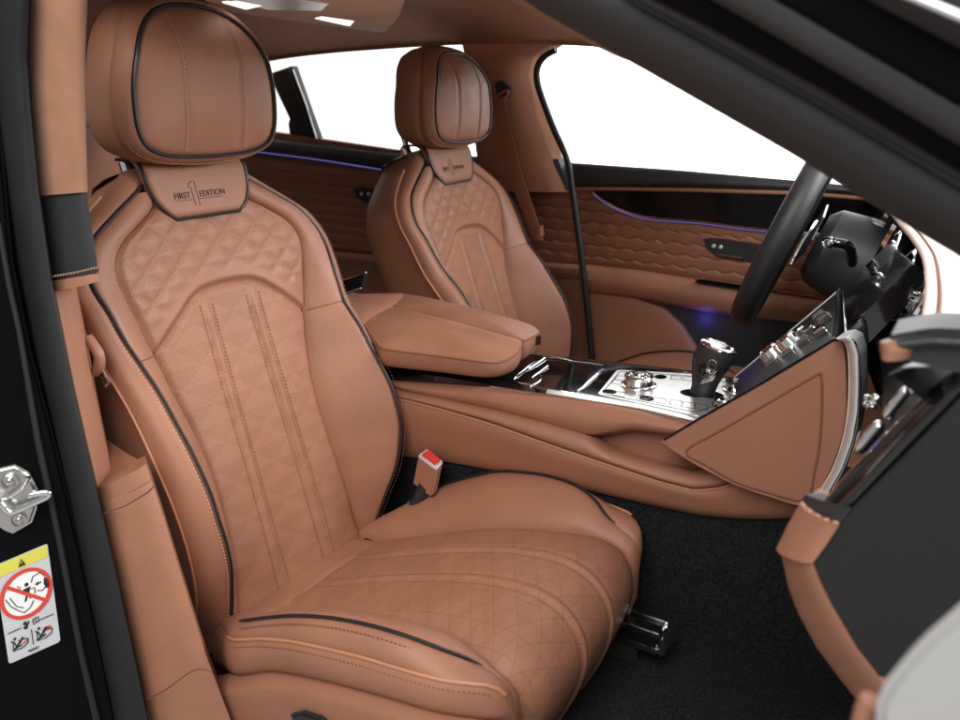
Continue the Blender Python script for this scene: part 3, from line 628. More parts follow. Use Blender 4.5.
tube('guide_loop', smoothp(YL([(493, 100), (498, 96), (505, 91), (508, 93), (503, 100)], .682), 5), 0.004, 'tan2', sb, 8)
slab('belt_anchor', YL([(536, 227), (540, 226), (541, 236), (537, 240), (534, 236)], .68), OUT, 0.02, 'tan2', sb, 0.003)
# rear end of the cabin
rb = thing('rear_bulkhead', 'dark brown rear seat wall far behind the headrests', 'rear seat', (-1.9, 0, 0.1))
band('seat_wall', [Vector((-1.75, -.72, .1)), Vector((-1.85, -.72, .85))], [Vector((-1.75, .78, .1)), Vector((-1.85, .78, .85))], (1, 0, 0), 0.04, 0.08, 'tan2', rb)
band('parcel_shelf', [Vector((-1.84, -.72, .85)), Vector((-2.3, -.6, .98))], [Vector((-1.84, .78, .85)), Vector((-2.3, .6, .98))], (0, 0, 1), 0.005, 0.05, 'blk', rb)
slab('window_frame', YL([(80, -8), (137, -8), (129, 7), (112, 14), (84, 22)], .55), OUT, .03, 'rub', rb, .004)
nd = thing('passenger_door', 'dim tan rear door panel behind the near pillar', 'car door', (-0.9, -0.72, 0.1))
band('door_card', [Vector((-1.9, -.74, .1)), Vector((-1.9, -.74, .83))], [Vector((-.28, -.74, .1)), Vector((-.28, -.74, .83))], (0, 1, 0), 0.02, 0.03, 'tan2', nd)
slab('belt_pad', [Vector((x, y, .84)) for x, y in ((-1.9, -.76), (-.3, -.76), (-.3, -.70), (-1.9, -.70))], (0, 0, 1), 0.03, 'blk', nd)

# ------------------------------------------------------------------ near door pillar on the left of the opening
pl = thing('door_pillar', 'near door pillar: tan suede above, black pad, tan leather below, black jamb', 'pillar', (-0.12, -0.72, 0.1))
OP = Vector((0.85, -0.62, 0.12))
JN = Vector((0.70, -0.71, 0.05)).normalized(); JP = Y(40, 500, -.775)
def J(px, py, off=0.0): return hit(px, py, JP+JN*off, JN)
def JL(pts, off=0.0): return [J(a, b, off) for a, b in pts]
jm = slab('painted_jamb', JL([(-60, -60), (-4, -60), (2, 150), (12, 262), (30, 350), (54, 440), (78, 540), (104, 660), (124, 760), (-60, 760)]), JN, 0.03, 'paint', pl, 0.004)
band('jamb_flange', JL([(-4, 225), (6, 285), (17, 335), (34, 440), (56, 540), (78, 655), (95, 730)], .006), JL([(0, 222), (10, 283), (21, 333), (39.5, 438), (61.5, 538), (84, 653), (102, 728)], .006), JN, 0.002, 0.01, 'grey', pl, 40, 6)
band('rubber_seal', YL([(-12, -20), (-9, 90), (-2, 190), (10, 262), (28, 345), (52, 442), (72, 530), (96, 650), (116, 745)], -.742), YL([(29, -20), (26.5, 60), (31, 120), (38, 190), (51, 280), (73, 390), (98, 500), (119, 590), (153, 745)], -.735), OP, 0.016, 0.03, 'rub', pl, 60, 18, 2.4)
band('suede_trim', YL([(27, -20), (25, 60), (30, 130), (38, 196)], -.715), YL([(87, -20), (84, 60), (85, 130), (87, 192)], -.69), OP, 0.012, 0.04, 'alc', pl, 40, 20, 5)
bpad = band('belt_height_pad', YL([(36, 193), (43, 235), (50.5, 281)], -.717), YL([(85.5, 190), (92, 235), (98, 272)], -.692), OP, 0.005, 0.04, 'blk', pl, 20, 12, 6)
d = Dashes(); d.run(YL([(52, 276.5), (75, 272.5), (97, 267.5)], -.728), OP, 0.0052, 0.0034, 0.0010); d.build('stitching', 'thread', bpad)
band('tan_lip', YL([(50, 281.5), (52, 292)], -.72), YL([(98.5, 272.5), (100, 281)], -.69), OP, 0.008, 0.05, 'tan', pl, 12, 12, 3)
band('lower_trim', YL([(51, 288), (73, 390), (97, 490)], -.712), YL([(74, 284), (83, 330), (96, 400), (112, 474)], -.672), OP, 0.008, 0.05, 'tan', pl, 40, 16, 4)
sh = slab('belt_shelf', [Y(97, 487, -.70), Y(112, 478, -.672), Y(105, 437, -.64), Y(143, 462, -.645), Y(147, 466, -.655), Y(146, 476, -.67), Y(103, 498, -.71)], (0.2, -.3, 1), 0.03, 'tan', pl, 0.004, 3)
band('shelf_lip', YL([(97, 488), (102, 505)], -.715), YL([(146, 464), (151, 479)], -.675), OP, 0.008, 0.04, 'tan', pl, 12, 20, 3)
band('lower_panel', YL([(101, 503), (119, 590), (135, 660), (156, 745)], -.716), YL([(150, 476), (163, 515), (186, 590), (206, 655), (240, 745)], -.672), OP, 0.010, 0.06, 'tan', pl, 50, 20, 4)
wl = Writing(); wl.line(YL([(104, 513), (125, 506), (148, 492), (154, 486)], -.7285), 0.0008, OP, depth=0.0015); wl.line(smoothp(YL([(146, 699), (165, 690), (190, 672), (205, 669), (212, 673)], -.7265), 5), 0.0008, OP, depth=0.0015); wl.build('seam', 'dthread', pl)
nb = thing('belt_tongue', 'chrome belt tongue hanging in the gap beside the near pillar', 'belt tongue', tuple(Y(100, 375, -.655)))
tube('belt_loop', smoothp(YL([(88, 338), (93, 345), (99, 355), (99, 366), (95, 372)], -.66), 6), 0.0075, 'tan', nb, 10)
slab('tongue_plate', YL([(97, 372), (101, 369), (109.5, 383), (105, 388)], -.655), (0.4, -1, .2), 0.004, 'chrome', nb, 0.001)
slab('tongue_slot', YL([(99.5, 373), (102, 371.5), (107.5, 382.5), (105, 385)], -.658), (0.4, -1, .2), 0.002, 'gloss', nb, 0.0005)
# striker and warning sticker on the jamb
st = thing('door_striker', 'steel door striker with two screws on the black jamb', 'door latch', tuple(J(15, 500)))
slab('striker_plate', JL([(-14, 472), (14, 465.5), (28, 473), (37, 490), (36, 510), (31, 524), (12, 535), (4, 532), (-14, 520)], .009), JN, 0.012, 'steel', st, 0.004, 3)
for a, b, r in ((10, 481.5, .0105), (19, 520, .0095)):
    lathe('screw', J(a, b, .010), JN, [(r, -.002), (r, .0025), (r*.8, .0035), (r*.72, .001), (r*.4, .0005), (r*.4, .003), (r*.2, .0042)], 'steel', st, 28)
tube('striker_loop', smoothp(JL([(-12, 500), (0, 503), (9, 512), (20, 509), (36, 502), (48, 496), (47, 492.5), (34, 494), (28, 496)], .022), 6), [0.0044]*49, 'chrome', st, 10)
tube('striker_rib', smoothp(JL([(-10, 503), (6, 498), (20, 489), (28, 477)], .013), 6), 0.0034, 'chrome', st, 10)
stk = thing('warning_sticker', 'airbag warning sticker with red prohibition ring and yellow top on the jamb', 'sticker', tuple(J(30, 605)))
ys = -.7795
O = J(-6, 566, .002); AX = (J(44, 550, .002)-O); AY = (O-J(9, 664, .002))
AX = (AX+J(64, 635, .002)-J(9, 664, .002))/2     # sticker axes
Wd, Ht = AX.length, AY.length; ax_, ay_ = AX.normalized(), AY.normalized(); az_ = ax_.cross(ay_).normalized()
if az_.dot(JN) < 0: az_ = -az_
print('sticker', Wd, Ht)
def K(u, v, l=0.0): return O+ax_*(u*Wd)-ay_*(v*Ht)+az_*l
def rr(u0, v0, u1, v1, r=0.06):
    o = []
    for cu, cv, a0 in ((u1-r, v0+r*.42, -90), (u1-r, v1-r*.42, 0), (u0+r, v1-r*.42, 90), (u0+r, v0+r*.42, 180)):
        for k in range(5): a = radians(a0+k*22.5); o.append((cu+r*cos(a), cv+r*.42*sin(a)))
    return o
M['stk_g'] = mat('sticker_grey', (0.50, 0.51, 0.53), 0.4, var=0.03); M['stk_y'] = mat('sticker_yellow', (0.60, 0.56, 0.08), 0.4); M['stk_w'] = mat('sticker_white', (0.78, 0.78, 0.77), 0.4); M['stk_r'] = mat('sticker_red', (0.60, 0.05, 0.035), 0.4); M['stk_k'] = mat('sticker_black', (0.01, 0.01, 0.01), 0.4)
slab('backing', [K(a, b, 0.0004) for a, b in rr(0, 0, 1, 1)], az_, 0.0008, 'stk_g', stk, 0)
wr = Writing(); wr.poly([K(a, b, 0.0006) for a, b in ((0.01, .025), (.05, 0.006), (.95, 0.006), (.99, .025), (.99, .125), (.01, .125))], az_); wr.build('yellow_band', 'stk_y', stk)
def ell(cu, cv, ru, n=40): return [(cu+ru*cos(2*pi*k/n), cv+ru*Wd/Ht*sin(2*pi*k/n)) for k in range(n)]
wr = Writing(); wr.poly([K(a, b, 0.0006) for a, b in ell(.5, .385, .46)], az_); wr.build('white_disc', 'stk_w', stk)
wr = Writing(); wr.line([K(a, b, 0.0012) for a, b in ell(.5, .385, .455, 60)], 0.0026, az_, True); wr.line([K(a, b, 0.0013) for a, b in ((.12, .225), (.88, .545))], 0.0026, az_)
wr.line([K(a, b, 0.0010) for a, b in ((.31, .855), (.42, .835))], 0.0009, az_); wr.line([K(a, b, 0.0010) for a, b in ((.72, .795), (.86, .80), (.84, .82), (.70, .815))], 0.0013, az_); wr.build('red_marks', 'stk_r', stk)
wr = Writing(); l = .0012
def ln(pts, wd=.0006): wr.line([K(a, b, l) for a, b in pts], wd, az_)
wr.poly([K(a, b, l) for a, b in ((.50, .035), (.57, .108), (.43, .108))], az_)
wr.poly([K(a, b, l) for a, b in ((.46, .335), (.60, .33), (.58, .36), (.56, .39), (.60, .44), (.56, .45), (.53, .41), (.49, .46), (.45, .455), (.50, .39), (.43, .36))], az_)
wr.poly([K(a, b, l) for a, b in ell(.53, .30, .038, 16)], az_); wr.poly([K(a, b, l) for a, b in ((.86, .30), (.93, .33), (.95, .38), (.93, .42), (.87, .41), (.84, .36))], az_)
wr.poly([K(a, b, l) for a, b in ((.68, .335), (.74, .315), (.74, .328), (.80, .328), (.80, .342), (.74, .342), (.74, .355))], az_)
ln([(.62, .30), (.66, .25), (.80, .24), (.87, .29)]); ln([(.70, .40), (.80, .42), (.86, .40)]); ln([(.12, .36), (.20, .45), (.33, .52), (.42, .56), (.55, .53), (.62, .48)]); ln([(.20, .36), (.30, .47), (.42, .51)]); ln([(.36, .28), (.42, .31)]); ln([(.34, .30), (.41, .325)]); ln([(.60, .36), (.67, .36), (.66, .42)])
ln([(.06, .695), (.32, .695)], .0005); ln([(.68, .695), (.94, .695)], .0005); ln([(.5, .75), (.5, .91)], .0005)
wr.poly([K(a, b, l) for a, b in ell(.40, .665, .035, 14)], az_); wr.poly([K(a, b, l) for a, b in ((.36, .70), (.42, .685), (.47, .655), (.49, .665), (.45, .70), (.44, .725), (.38, .725))], az_)
ln([(.55, .665), (.60, .655), (.605, .705), (.555, .715), (.55, .665)]); ln([(.60, .655), (.655, .655), (.66, .705), (.605, .705)])
for du in (0, .46):
    wr.poly([K(a+du, b, l) for a, b in ell(.18, .775, .028, 12)], az_); ln([(.10+du, .79), (.15+du, .80), (.20+du, .87), (.30+du, .86)], .0009); ln([(.12+du, .89), (.20+du, .86), (.33+du, .79)], .0012); ln([(.14+du, .80), (.12+du, .885), (.28+du, .895), (.40+du, .87), (.42+du, .83)]); ln([(.24+du, .81), (.36+du, .81), (.43+du, .83)])
ln([(.38, .948), (.60, .948)], .0004); ln([(.40, .962), (.58, .962)], .0004); wr.build('pictograms', 'stk_k', stk)
wr = Writing(); wr.line([K(a, b, .0018) for a, b in ((.50, .055), (.50, .088))], 0.0004, az_); wr.build('exclamation_mark', 'stk_y', stk)

# ------------------------------------------------------------------ windscreen pillar across the upper right
ap = thing('windscreen_pillar', 'blurred dark windscreen pillar slanting across the top right', 'pillar', tuple(Y(800, 120, -.68)))
AO = Vector((.15, -1, .05))
band('tan_edge', YL([(480, -20), (530, 12), (575, 36), (613, 55)], -.60), YL([(505, -20), (548, 10), (592, 37), (643, 66)], -.62), AO, 0.004, 0.03, 'tan', ap, 20, 8)
band('pillar_trim', YL([(490, -22), (545, 14), (640, 67.5), (793, 155), (853, 193), (960, 257), (1040, 305)], -.665), YL([(610, -22), (640, 2), (700, 33), (807, 92), (880, 134), (960, 181), (1040, 228)], -.70), AO, 0.016, 0.03, 'pillar', ap, 50, 18, 2.6)
tube('seal_bead', YL([(615, -22), (645, -1), (704, 30), (811, 89), (884, 131), (965, 178), (1040, 224)], -.715), 0.0045, 'grey', ap, 10)
tube('seal_bead', YL([(625, -22), (651, -6), (710, 25), (817, 84), (890, 126), (971, 173), (1040, 214)], -.718), 0.0040, 'rub', ap, 10)
band('jamb_gap', YL([(620, -22), (650, -3), (710, 28), (817, 87), (890, 130), (960, 172), (1040, 220)], -.722), YL([(680, -22), (717, 0), (790, 43), (880, 96), (960, 144), (1040, 192)], -.735), AO, 0.002, 0.02, 'paint', ap, 40, 8)
band('pillar_flange', YL([(672, -24), (717, 2), (790, 44), (880, 97), (960, 145), (1040, 193)], -.742), YL([(742, -26), (787, 1), (860, 43), (960, 101), (1040, 147)], -.75), AO, 0.006, 0.02, 'pillar', ap, 40, 10)
band('outer_jamb', YL([(735, -26), (787, 4), (860, 46), (960, 104), (1040, 150)], -.757), YL([(830, -26), (873, 0), (960, 45), (1040, 88)], -.765), AO, 0.002, 0.02, 'paint', ap, 40, 8)
band('roof_seal', YL([(825, -28), (873, 1), (960, 46), (1040, 89)], -.772), YL([(905, -40), (960, -22), (1000, 0), (1060, 30)], -.79), AO, 0.012, 0.02, 'pillar', ap, 40, 10, 2.4)
tube('bright_trim', YL([(880, -16), (915, -3), (962, 17), (1040, 54)], -.800), 0.0026, 'silver', ap, 8)
# ------------------------------------------------------------------ centre console
cc = thing('centre_console', 'tan leather centre console with padded armrest and silver switch plate', 'console', (0.15, 0.02, 0.1))
TN = Vector((-.04, 0, 1)).normalized(); SO = Vector((0, -1, .22))
yc_ = -.118
box('console_core', (0.10, 0.02, 0.27), (0.86, 0.20, 0.34), 'carpet', cc, 0.01)
structure(slab('carpet_tunnel', [Vector((x, -.108, z)) for x, z in ((-.6, .09), (1.1, .09), (1.1, .44), (.62, .42), (.5, .385), (-.6, .35))], (0, -1, 0), 0.02, 'carpet', None, 0.003))
band('side_panel', YL([(372, 386), (400, 398), (440, 408), (490, 422.5), (550, 444), (607, 463.5), (660, 481), (694, 489.5), (720, 487), (744, 477), (760, 472)], yc_-.012), YL([(360, 452), (400, 456), (440, 461), (470, 466), (540, 480), (607, 495), (655, 506), (700, 515.5), (740, 519), (775, 519), (808, 516)], yc_+.004), SO, 0.010, 0.03, 'tan2', cc, 60, 18, 4)
band('ledge_roll', YL([(372, 380), (405, 390.5), (440, 397), (490, 407.5), (540, 420), (585, 433), (608, 449), (650, 463), (694, 472.5), (712, 467), (750, 470)], yc_+.004), YL([(372, 386), (400, 397.5), (440, 407.5), (490, 421.5), (550, 443), (607, 462.5), (660, 480), (694, 488.5), (720, 486), (744, 476), (760, 471.5)], yc_-.012), SO, 0.008, 0.03, 'tan', cc, 70, 14, 3)
band('upper_roll', YL([(372, 377.5), (400, 380.5), (490, 387.2), (560, 397), (600, 403), (640, 410.5), (700, 424), (720, 428)], -.098), YL([(372, 381), (405, 391), (490, 408), (540, 421), (588, 434.5), (602, 433), (630, 428.5), (664, 432.5), (700, 437)], yc_), (0, -1, .5), 0.012, 0.03, 'tan', cc, 70, 18, 2.6)
band('pocket_lining', YL([(575, 428), (640, 428), (720, 432)], -.075), YL([(575, 470), (640, 500), (720, 512)], -.085), OUT, 0.002, 0.01, 'tan2', cc, 20, 8)
d = Dashes()
d.run(YL([(404, 400), (440, 409.5), (490, 424), (550, 445.5), (607, 465), (660, 482.5), (694, 491), (720, 488.5), (742, 480)], yc_-.0155), SO, 0.005, 0.0034, 0.0008, 0.002); d.build('side_stitching', 'thread', cc)
top = slab('top_trim', [Vector((-.30, -.098, .488)), Vector((-.08, -.098, .490))]+[T(a, b) for a, b in ((490, 386), (560, 396), (640, 409), (700, 423), (735, 431), (760, 392), (742, 379), (691, 371), (630, 364), (542, 355), (500, 351))]+[Vector((-.30, .12, .488))], TN, 0.03, 'gloss', cc, 0.004)
tube('chrome_edge', [T(a, b, .002) for a, b in ((490, 387), (560, 397), (640, 410), (700, 424), (735, 432))], 0.0022, 'chrome', top, 6)
tube('chrome_edge', [T(a, b, .001) for a, b in ((505, 352), (542, 355.5), (630, 364.5), (691, 371.5), (742, 379.5))], 0.0022, 'chrome', top, 6)
band('gloss_reflection', [T(a, b, .0006) for a, b in ((548, 388.5), (580, 392.5), (640, 403.5), (700, 417.5), (722, 422))], [T(a, b, .0006) for a, b in ((546, 393), (580, 398.5), (640, 408), (700, 422), (722, 427.5))], TN, .0006, .004, 'alu', top, 30, 4)  # bright strip modelled for the white reflection along the gloss edge
fr2 = tube('chrome_frame', smoothp([T(a, b, .0015) for a, b in ((543, 357.5), (575, 361.5), (603, 365.5), (600, 371), (588, 382), (577, 391.5), (560, 390.5), (530, 385), (514, 380), (522, 372))], 2, True), 0.0016, 'chrome', top, 6, True)
tube('chrome_line', [T(a, b, .0015) for a, b in ((516, 378), (545, 358.5))], 0.0022, 'chrome', top, 6)
tube('chrome_line', [T(a, b, .0015) for a, b in ((532, 378), (548, 366))], 0.0016, 'chrome', top, 6)
tube('chrome_line', smoothp([T(a, b, .0012) for a, b in ((530, 387), (540, 381), (541, 375), (536, 372))], 4), 0.0015, 'chrome', top, 6)
tube('chrome_line', [T(a, b, .001) for a, b in ((598, 374), (582, 389))], 0.0016, 'chrome', top, 6)
def rnd(pts, r, k=5):
    o = []; n = len(pts)
    for i in range(n):
        a, b, c = Vector(pts[i-1]), Vector(pts[i]), Vector(pts[(i+1) % n]); u = (a-b).normalized()*r; v = (c-b).normalized()*r
        for j in range(k): t = j/(k-1); o.append((b+u)*(1-t)**2+b*2*t*(1-t)+(b+v)*t*t)
    return o
PLQ = [T(597, 394, .0018), T(617, 369.5, .0018), T(694, 373.8, .0018), T(745, 381, .0018), T(738, 403, .0018), T(700, 416.5, .0018)]
pt = slab('switch_plate', rnd([tuple(q) for q in PLQ], .010), TN, 0.006, 'alu', top, 0.0008)
wl = Writing()
inn = [T(602, 393.5, .0019), T(620, 371.5, .0019), T(690, 376, .0019), T(735, 384, .0019), T(729, 400, .0019), T(697, 412.5, .0019)]
wl.line(rnd([tuple(q) for q in inn], .009), .0007, TN, True)
def plq(u, v):                                       # plate directions: u along the near edge, v across
    A, B, C_, D_ = T(600, 393.5, .0019), T(704, 411, .0019), T(704, 377, .0019), T(620, 371.5, .0019)
    return A.lerp(B, u).lerp(D_.lerp(C_, u), v)
pt_q = ((.12, .02, .24, .17), (.36, .02, .50, .17), (.52, .02, .64, .17), (.68, .02, .79, .17), (.80, .02, .91, .17), (.92, .02, 1.03, .17), (.02, .45, .13, .62), (.02, .63, .13, .80), (.12, .84, .26, .97), (.28, .84, .40, .97), (.62, .84, .74, .97), (.76, .84, .88, .97))
for a, b, c, e in pt_q: wl.line([plq(a, b), plq(c, b), plq(c, e), plq(a, e)], .0006, TN, True)
wl.build('switch_gaps', 'gloss', pt)
for u, v in ((.07, .13), (.45, .10), (.50, .90)):
    slab('finger_recess', [plq(u+.075*cos(2*pi*k/20), v+.085*sin(2*pi*k/20)) for k in range(20)], TN, .002, 'gloss', pt, 0.0003)
def dial(px, py, r, h):
    c = T(px, py, .002)
    k = lathe('rotary_dial', c, TN, [(r*1.18, 0), (r*1.18, .002), (r*1.02, .003), (r, h*.25), (r*.90, h*.55), (r*.98, h*.9), (r*.92, h), (r*.76, h), (r*.68, h*.6), (r*.66, h*.25)], 'chrome', pt, 40)
    lathe('dial_face', c+TN*(h*.30), TN, [(r*.66, 0), (r*.6, .002), (.001, .0035)], 'alu', k, 28); return k
dial(638.5, 385, .0265, .019); dial(736, 389.5, .020, .016); dial(724, 406, .017, .010)
slab('lever_gate', [plq_ for plq_ in [T(702+22*cos(2*pi*k/28), 393.5+4.2*sin(2*pi*k/28)+.09*22*cos(2*pi*k/28), .0030) for k in range(28)]], TN, .004, 'gloss', pt, 0.0008)
# gear lever
gb = T(702, 394, .0); gt = Y(719, 345, .04); ga = (gt-gb); L_ = ga.length; ga.normalize(); gu = Vector((1, 0, 0)); gu = (gu-ga*gu.dot(ga)).normalized(); gv = ga.cross(gu)
gl = None; rows = []
for h, a, b, off in ((0, .021, .018, .0), (.12, .0205, .018, -.001), (.30, .024, .020, -.003), (.50, .029, .022, -.004), (.68, .0325, .024, -.003), (.82, .033, .025, -.001), (.92, .0315, .025, 0), (.97, .030, .024, 0)):
    rows.append([gb+ga*(L_*h)+gu*(a*cos(2*pi*k/32)+off)+gv*(b*sin(2*pi*k/32)) for k in range(32)])
gl = grid('gear_lever', rows, 'blk', cc, wrap=True, cap=True)
rows = [[gb+ga*(L_*h)+gu*(a*cos(2*pi*k/32))+gv*(b*sin(2*pi*k/32)) for k in range(32)] for h, a, b in ((.955, .0305, .0245), (.985, .0310, .0250), (1.01, .0290, .0230), (1.02, .024, .019), (1.0, .022, .017), (1.0, .001, .001))]
grid('lever_cap', rows, 'chrome', gl, wrap=True, cap=True)
slab('park_button', [gb+ga*(L_*1.006)+gu*(.004+.010*cos(2*pi*k/16))+gv*(.008*sin(2*pi*k/16)) for k in range(16)], ga, .006, 'alu', gl, .001)
tube('lever_inlay', smoothp([gb+ga*(L_*h)+gu*(a)-gv*(b) for h, a, b in ((.78, .004, .0255), (.74, .011, .0245), (.60, .012, .0230), (.52, .006, .0235), (.60, .001, .0245), (.74, -.001, .0255))], 4, True), .0008, 'chrome', gl, 6, True)
pillow('lever_grip', [gb+ga*(L_*h)+gu*a-gv*b for h, a, b in ((.72, -.006, .0250), (.66, .020, .0205), (.40, .014, .0205), (.22, -.006, .0195), (.35, -.016, .0195), (.58, -.020, .0210))], -gv, .0020, .003, 'gloss', gl, 40, 5)
# armrest
aw = 0.578
def A_(pts, z): return [Z(a, b, z) for a, b in pts]
def A3(pts): return [tuple(Z(a, b, z)) for a, b, z in pts]
n1 = rnd(A3([(360, 319, .570), (392, 306, .577), (460, 322.5, .575), (523.5, 340.5, .566), (517, 353, .553), (503, 361, .547), (484, 360.5, .547), (440, 354.5, .548), (380, 347, .551)]), .014)
n2 = rnd(A3([(393, 305.5, .577), (404, 293.5, .571), (470, 308, .570), (532, 325, .566), (540.5, 331.5, .562), (524.5, 340, .566), (460, 322, .575)]), .010)
pillow('armrest_pad', n1, (0, 0, 1), .017, .004, 'tan', cc, 130, 18, 2.3, sharp=65); pillow('armrest_pad', n2, (0, 0, 1), .013, .012, 'tan', cc, 110, 16, 2.4, sharp=65)
m1 = sum((Vector(q) for q in n1), Vector())/len(n1); m2 = sum((Vector(q) for q in n2), Vector())/len(n2)
def shell(outl, c, z1): return [[Vector((c.x+(q.x-c.x)*s_, c.y+(q.y-c.y)*s_, q.z-.0035 if k is None else z1+(q.z-.0035-z1)*k)) for q in resample(outl, 100, True)] for s_, k in ((.6, None), (.995, None), (1.003, .90), (1.003, .60), (.985, .30), (.95, .08), (.90, 0), (.5, 0))]
grid('armrest_shell', shell(n1, m1+Vector((-.05, 0.01, 0)), .512), 'tan', cc, wrap=True, cap=True, sharp=70)
grid('armrest_shell', shell(n2, m2+Vector((-.05, 0, 0)), .518), 'tan', cc, wrap=True, cap=True, sharp=70)
for outl, c in ((n1, m1), (n2, m2)): tube('armrest_seam', [Vector((c.x+(q.x-c.x)*1.002, c.y+(q.y-c.y)*1.002, q.z-.004)) for q in resample(outl, 120, True)], .0013, 'dthread', cc, 6, True)
slab('armrest_latch', [Y(a, b, .04) for a, b in ((528, 341), (541, 336), (541, 345), (530, 347))], (1, -1, 0), .01, 'gloss', cc, .002)
ab = rnd([tuple(q) for q in A_([(330, 300), (352, 294), (404, 293), (394, 305), (363, 319), (345, 318)], aw)], .008)
pillow('armrest_hinge_pad', ab, (0, 0, 1), .006, .10, 'tan2', cc, 70, 8, 4)
box('console_tail', (-.36, 0.03, .34), (.30, .20, .44), 'tan2', cc, .012)
sc_ = slab('rear_tray', YL([(337, 282), (364, 273), (361, 289), (348, 294), (338, 296)], .06), (.3, -1, 0), .03, 'grey', cc, .002)
tube('chrome_edge', YL([(336, 282), (366, 272.5)], .056), .0022, 'chrome', sc_, 6); tube('chrome_edge', YL([(340, 295), (361, 288)], .056), .0015, 'silver', sc_, 6)
# leather wing that closes the console towards the dash
wo = smoothp(YL([(663, 443), (664, 440), (700, 419), (760, 385), (810, 355), (832, 342), (840, 341), (844, 350), (846, 375), (846, 410), (841, 440), (830, 470), (815, 498), (806, 507), (770, 497), (735, 485), (700, 467), (680, 455)], -.165), 3, True)
wg = slab('wing_panel', wo, (-.12, -1, 0), .05, 'tan', cc, .007, 4)
wi = smoothp(YL([(686, 451), (720, 431), (770, 402), (815, 376), (821, 376), (822, 400), (820, 440), (814, 475), (806, 500), (770, 492.5), (735, 481), (705, 464)], -.1665), 3, True)
slab('wing_inset', wi, (-.12, -1, 0), .010, 'tan2', wg, .0035, 3)
tube('wing_seam', wi, .0017, 'dthread', wg, 6, True)
tube('chrome_edge', YL([(664, 439.5), (700, 418), (760, 384), (810, 354), (832, 340.5), (839, 339)], -.166), .0018, 'gloss', wg, 6)
band('silver_rim', YL([(836, 338.5), (843, 341), (848, 352), (849.5, 380), (848, 412), (842, 442), (831, 472), (812, 503), (800, 522)], -.172), YL([(846, 337.5), (853, 341), (857.5, 355), (858, 385), (857, 412), (852, 440), (842, 468), (824, 500), (812, 520)], -.20), (-.1, -1, 0), .006, .05, 'silver', wg, 60, 14, 2.5)
tube('rim_bead', smoothp(YL([(838, 338.5), (845, 342), (849, 354), (850, 380), (848.5, 412), (843, 442), (832, 472), (813, 503), (802, 521)], -.178), 4), .0022, 'cream', wg, 6)
tube('chrome_bead', smoothp(YL([(851, 339), (857, 348), (859.5, 370), (859, 412), (854, 440), (844, 468), (827, 500), (815, 521)], -.196), 4), .0022, 'chrome', wg, 6)
# buckle
bk = thing('seat_belt_buckle', 'tan seat belt buckle with red release button beside the seat cushion', 'belt buckle', tuple(Y(424, 490, -.16)))
tp = [Y(427, 450, -.135), Y(443.5, 463.5, -.148), Y(436.5, 470.5, -.165), Y(417.5, 456.5, -.152)]; bd_ = Vector((-.004, -.012, -.052))
def hexa(name, t4, dv, m, p, bevel):
    bo = base_of(p); bm = bmesh.new(); v = [bm.verts.new(q-bo) for q in t4]+[bm.verts.new(q+dv-bo) for q in t4]
    for f in ((0, 1, 2, 3), (7, 6, 5, 4), (0, 4, 5, 1), (1, 5, 6, 2), (2, 6, 7, 3), (3, 7, 4, 0)): bm.faces.new([v[i] for i in f])
    bmesh.ops.recalc_face_normals(bm, faces=bm.faces); bmesh.ops.bevel(bm, geom=list(bm.edges), offset=bevel, segments=3, affect='EDGES')
    me = bpy.data.meshes.new(name); bm.to_mesh(me); bm.free(); return link(name, me, m, p)
hexa('buckle_body', tp, bd_, 'tan2', bk, .003)
un = bd_.normalized()*-1; c4 = sum(tp, Vector())/4
hexa('buckle_bezel', [c4+(q-c4)*.97+un*.004 for q in tp], -un*.006, 'silver', bk, .0015)
hexa('release_button', [c4+(q-c4)*.78+un*.0075 for q in tp], -un*.008, 'red', bk, .002)
tube('buckle_stalk', [c4+bd_*.95, c4+bd_*1.6+Vector((-.02, 0, -.02)), c4+bd_*2.4+Vector((-.05, 0, -.05))], .014, 'blk', bk, 10)

# ------------------------------------------------------------------ steering wheel and column
wc = Vector((0.464, 0.43, 0.742)); wtop = Vector((.34, 0, .94)).normalized(); wy = Vector((-.095, .9955, 0)); wtop = (wtop-wy*wtop.dot(wy)).normalized(); wn = wtop.cross(wy).normalized()
if wn.x > 0: wn = -wn
swl = thing('steering_wheel', 'black leather steering wheel seen edge on at the far side', 'steering wheel', tuple(wc))
RW = .184
tube('rim', [wc+wtop*(RW*cos(a))+wy*(RW*sin(a)) for a in np.linspace(0, 2*pi, 97)[:-1]], .0245, 'blk', swl, 20, True)
lathe('airbag_hub', wc-wn*.02, wn, [(.080, 0), (.082, .012), (.074, .024), (.05, .030), (.001, .032)], 'blk', swl, 36)
for a, s_ in ((radians(95), .03), (radians(-95), .03), (radians(180), .026)):
    dr = wtop*cos(a)+wy*sin(a); sd_ = wtop*-sin(a)+wy*cos(a)
    sp_ = band('spoke', [wc+dr*.07+sd_*s_-wn*0, wc+dr*(RW-.005)+sd_*s_*.7], [wc+dr*.07-sd_*s_, wc+dr*(RW-.005)-sd_*s_*.7], wn, .006, .018, 'blk', swl, 12, 10)
    tube('spoke_trim', [wc+dr*.085+wn*.008+sd_*s_*.5, wc+dr*(RW-.02)+wn*.006+sd_*s_*.4], .004, 'silver', sp_, 8)
cl = thing('steering_column', 'dark steering column with chrome tipped stalks between wheel and dash', 'steering column', tuple(wc-wn*.16))
lathe('column_shroud', wc-wn*.055, -wn, [(.001, 0), (.060, .002), (.078, .02), (.086, .07), (.092, .14), (.10, .24)], 'blk', cl, 32)
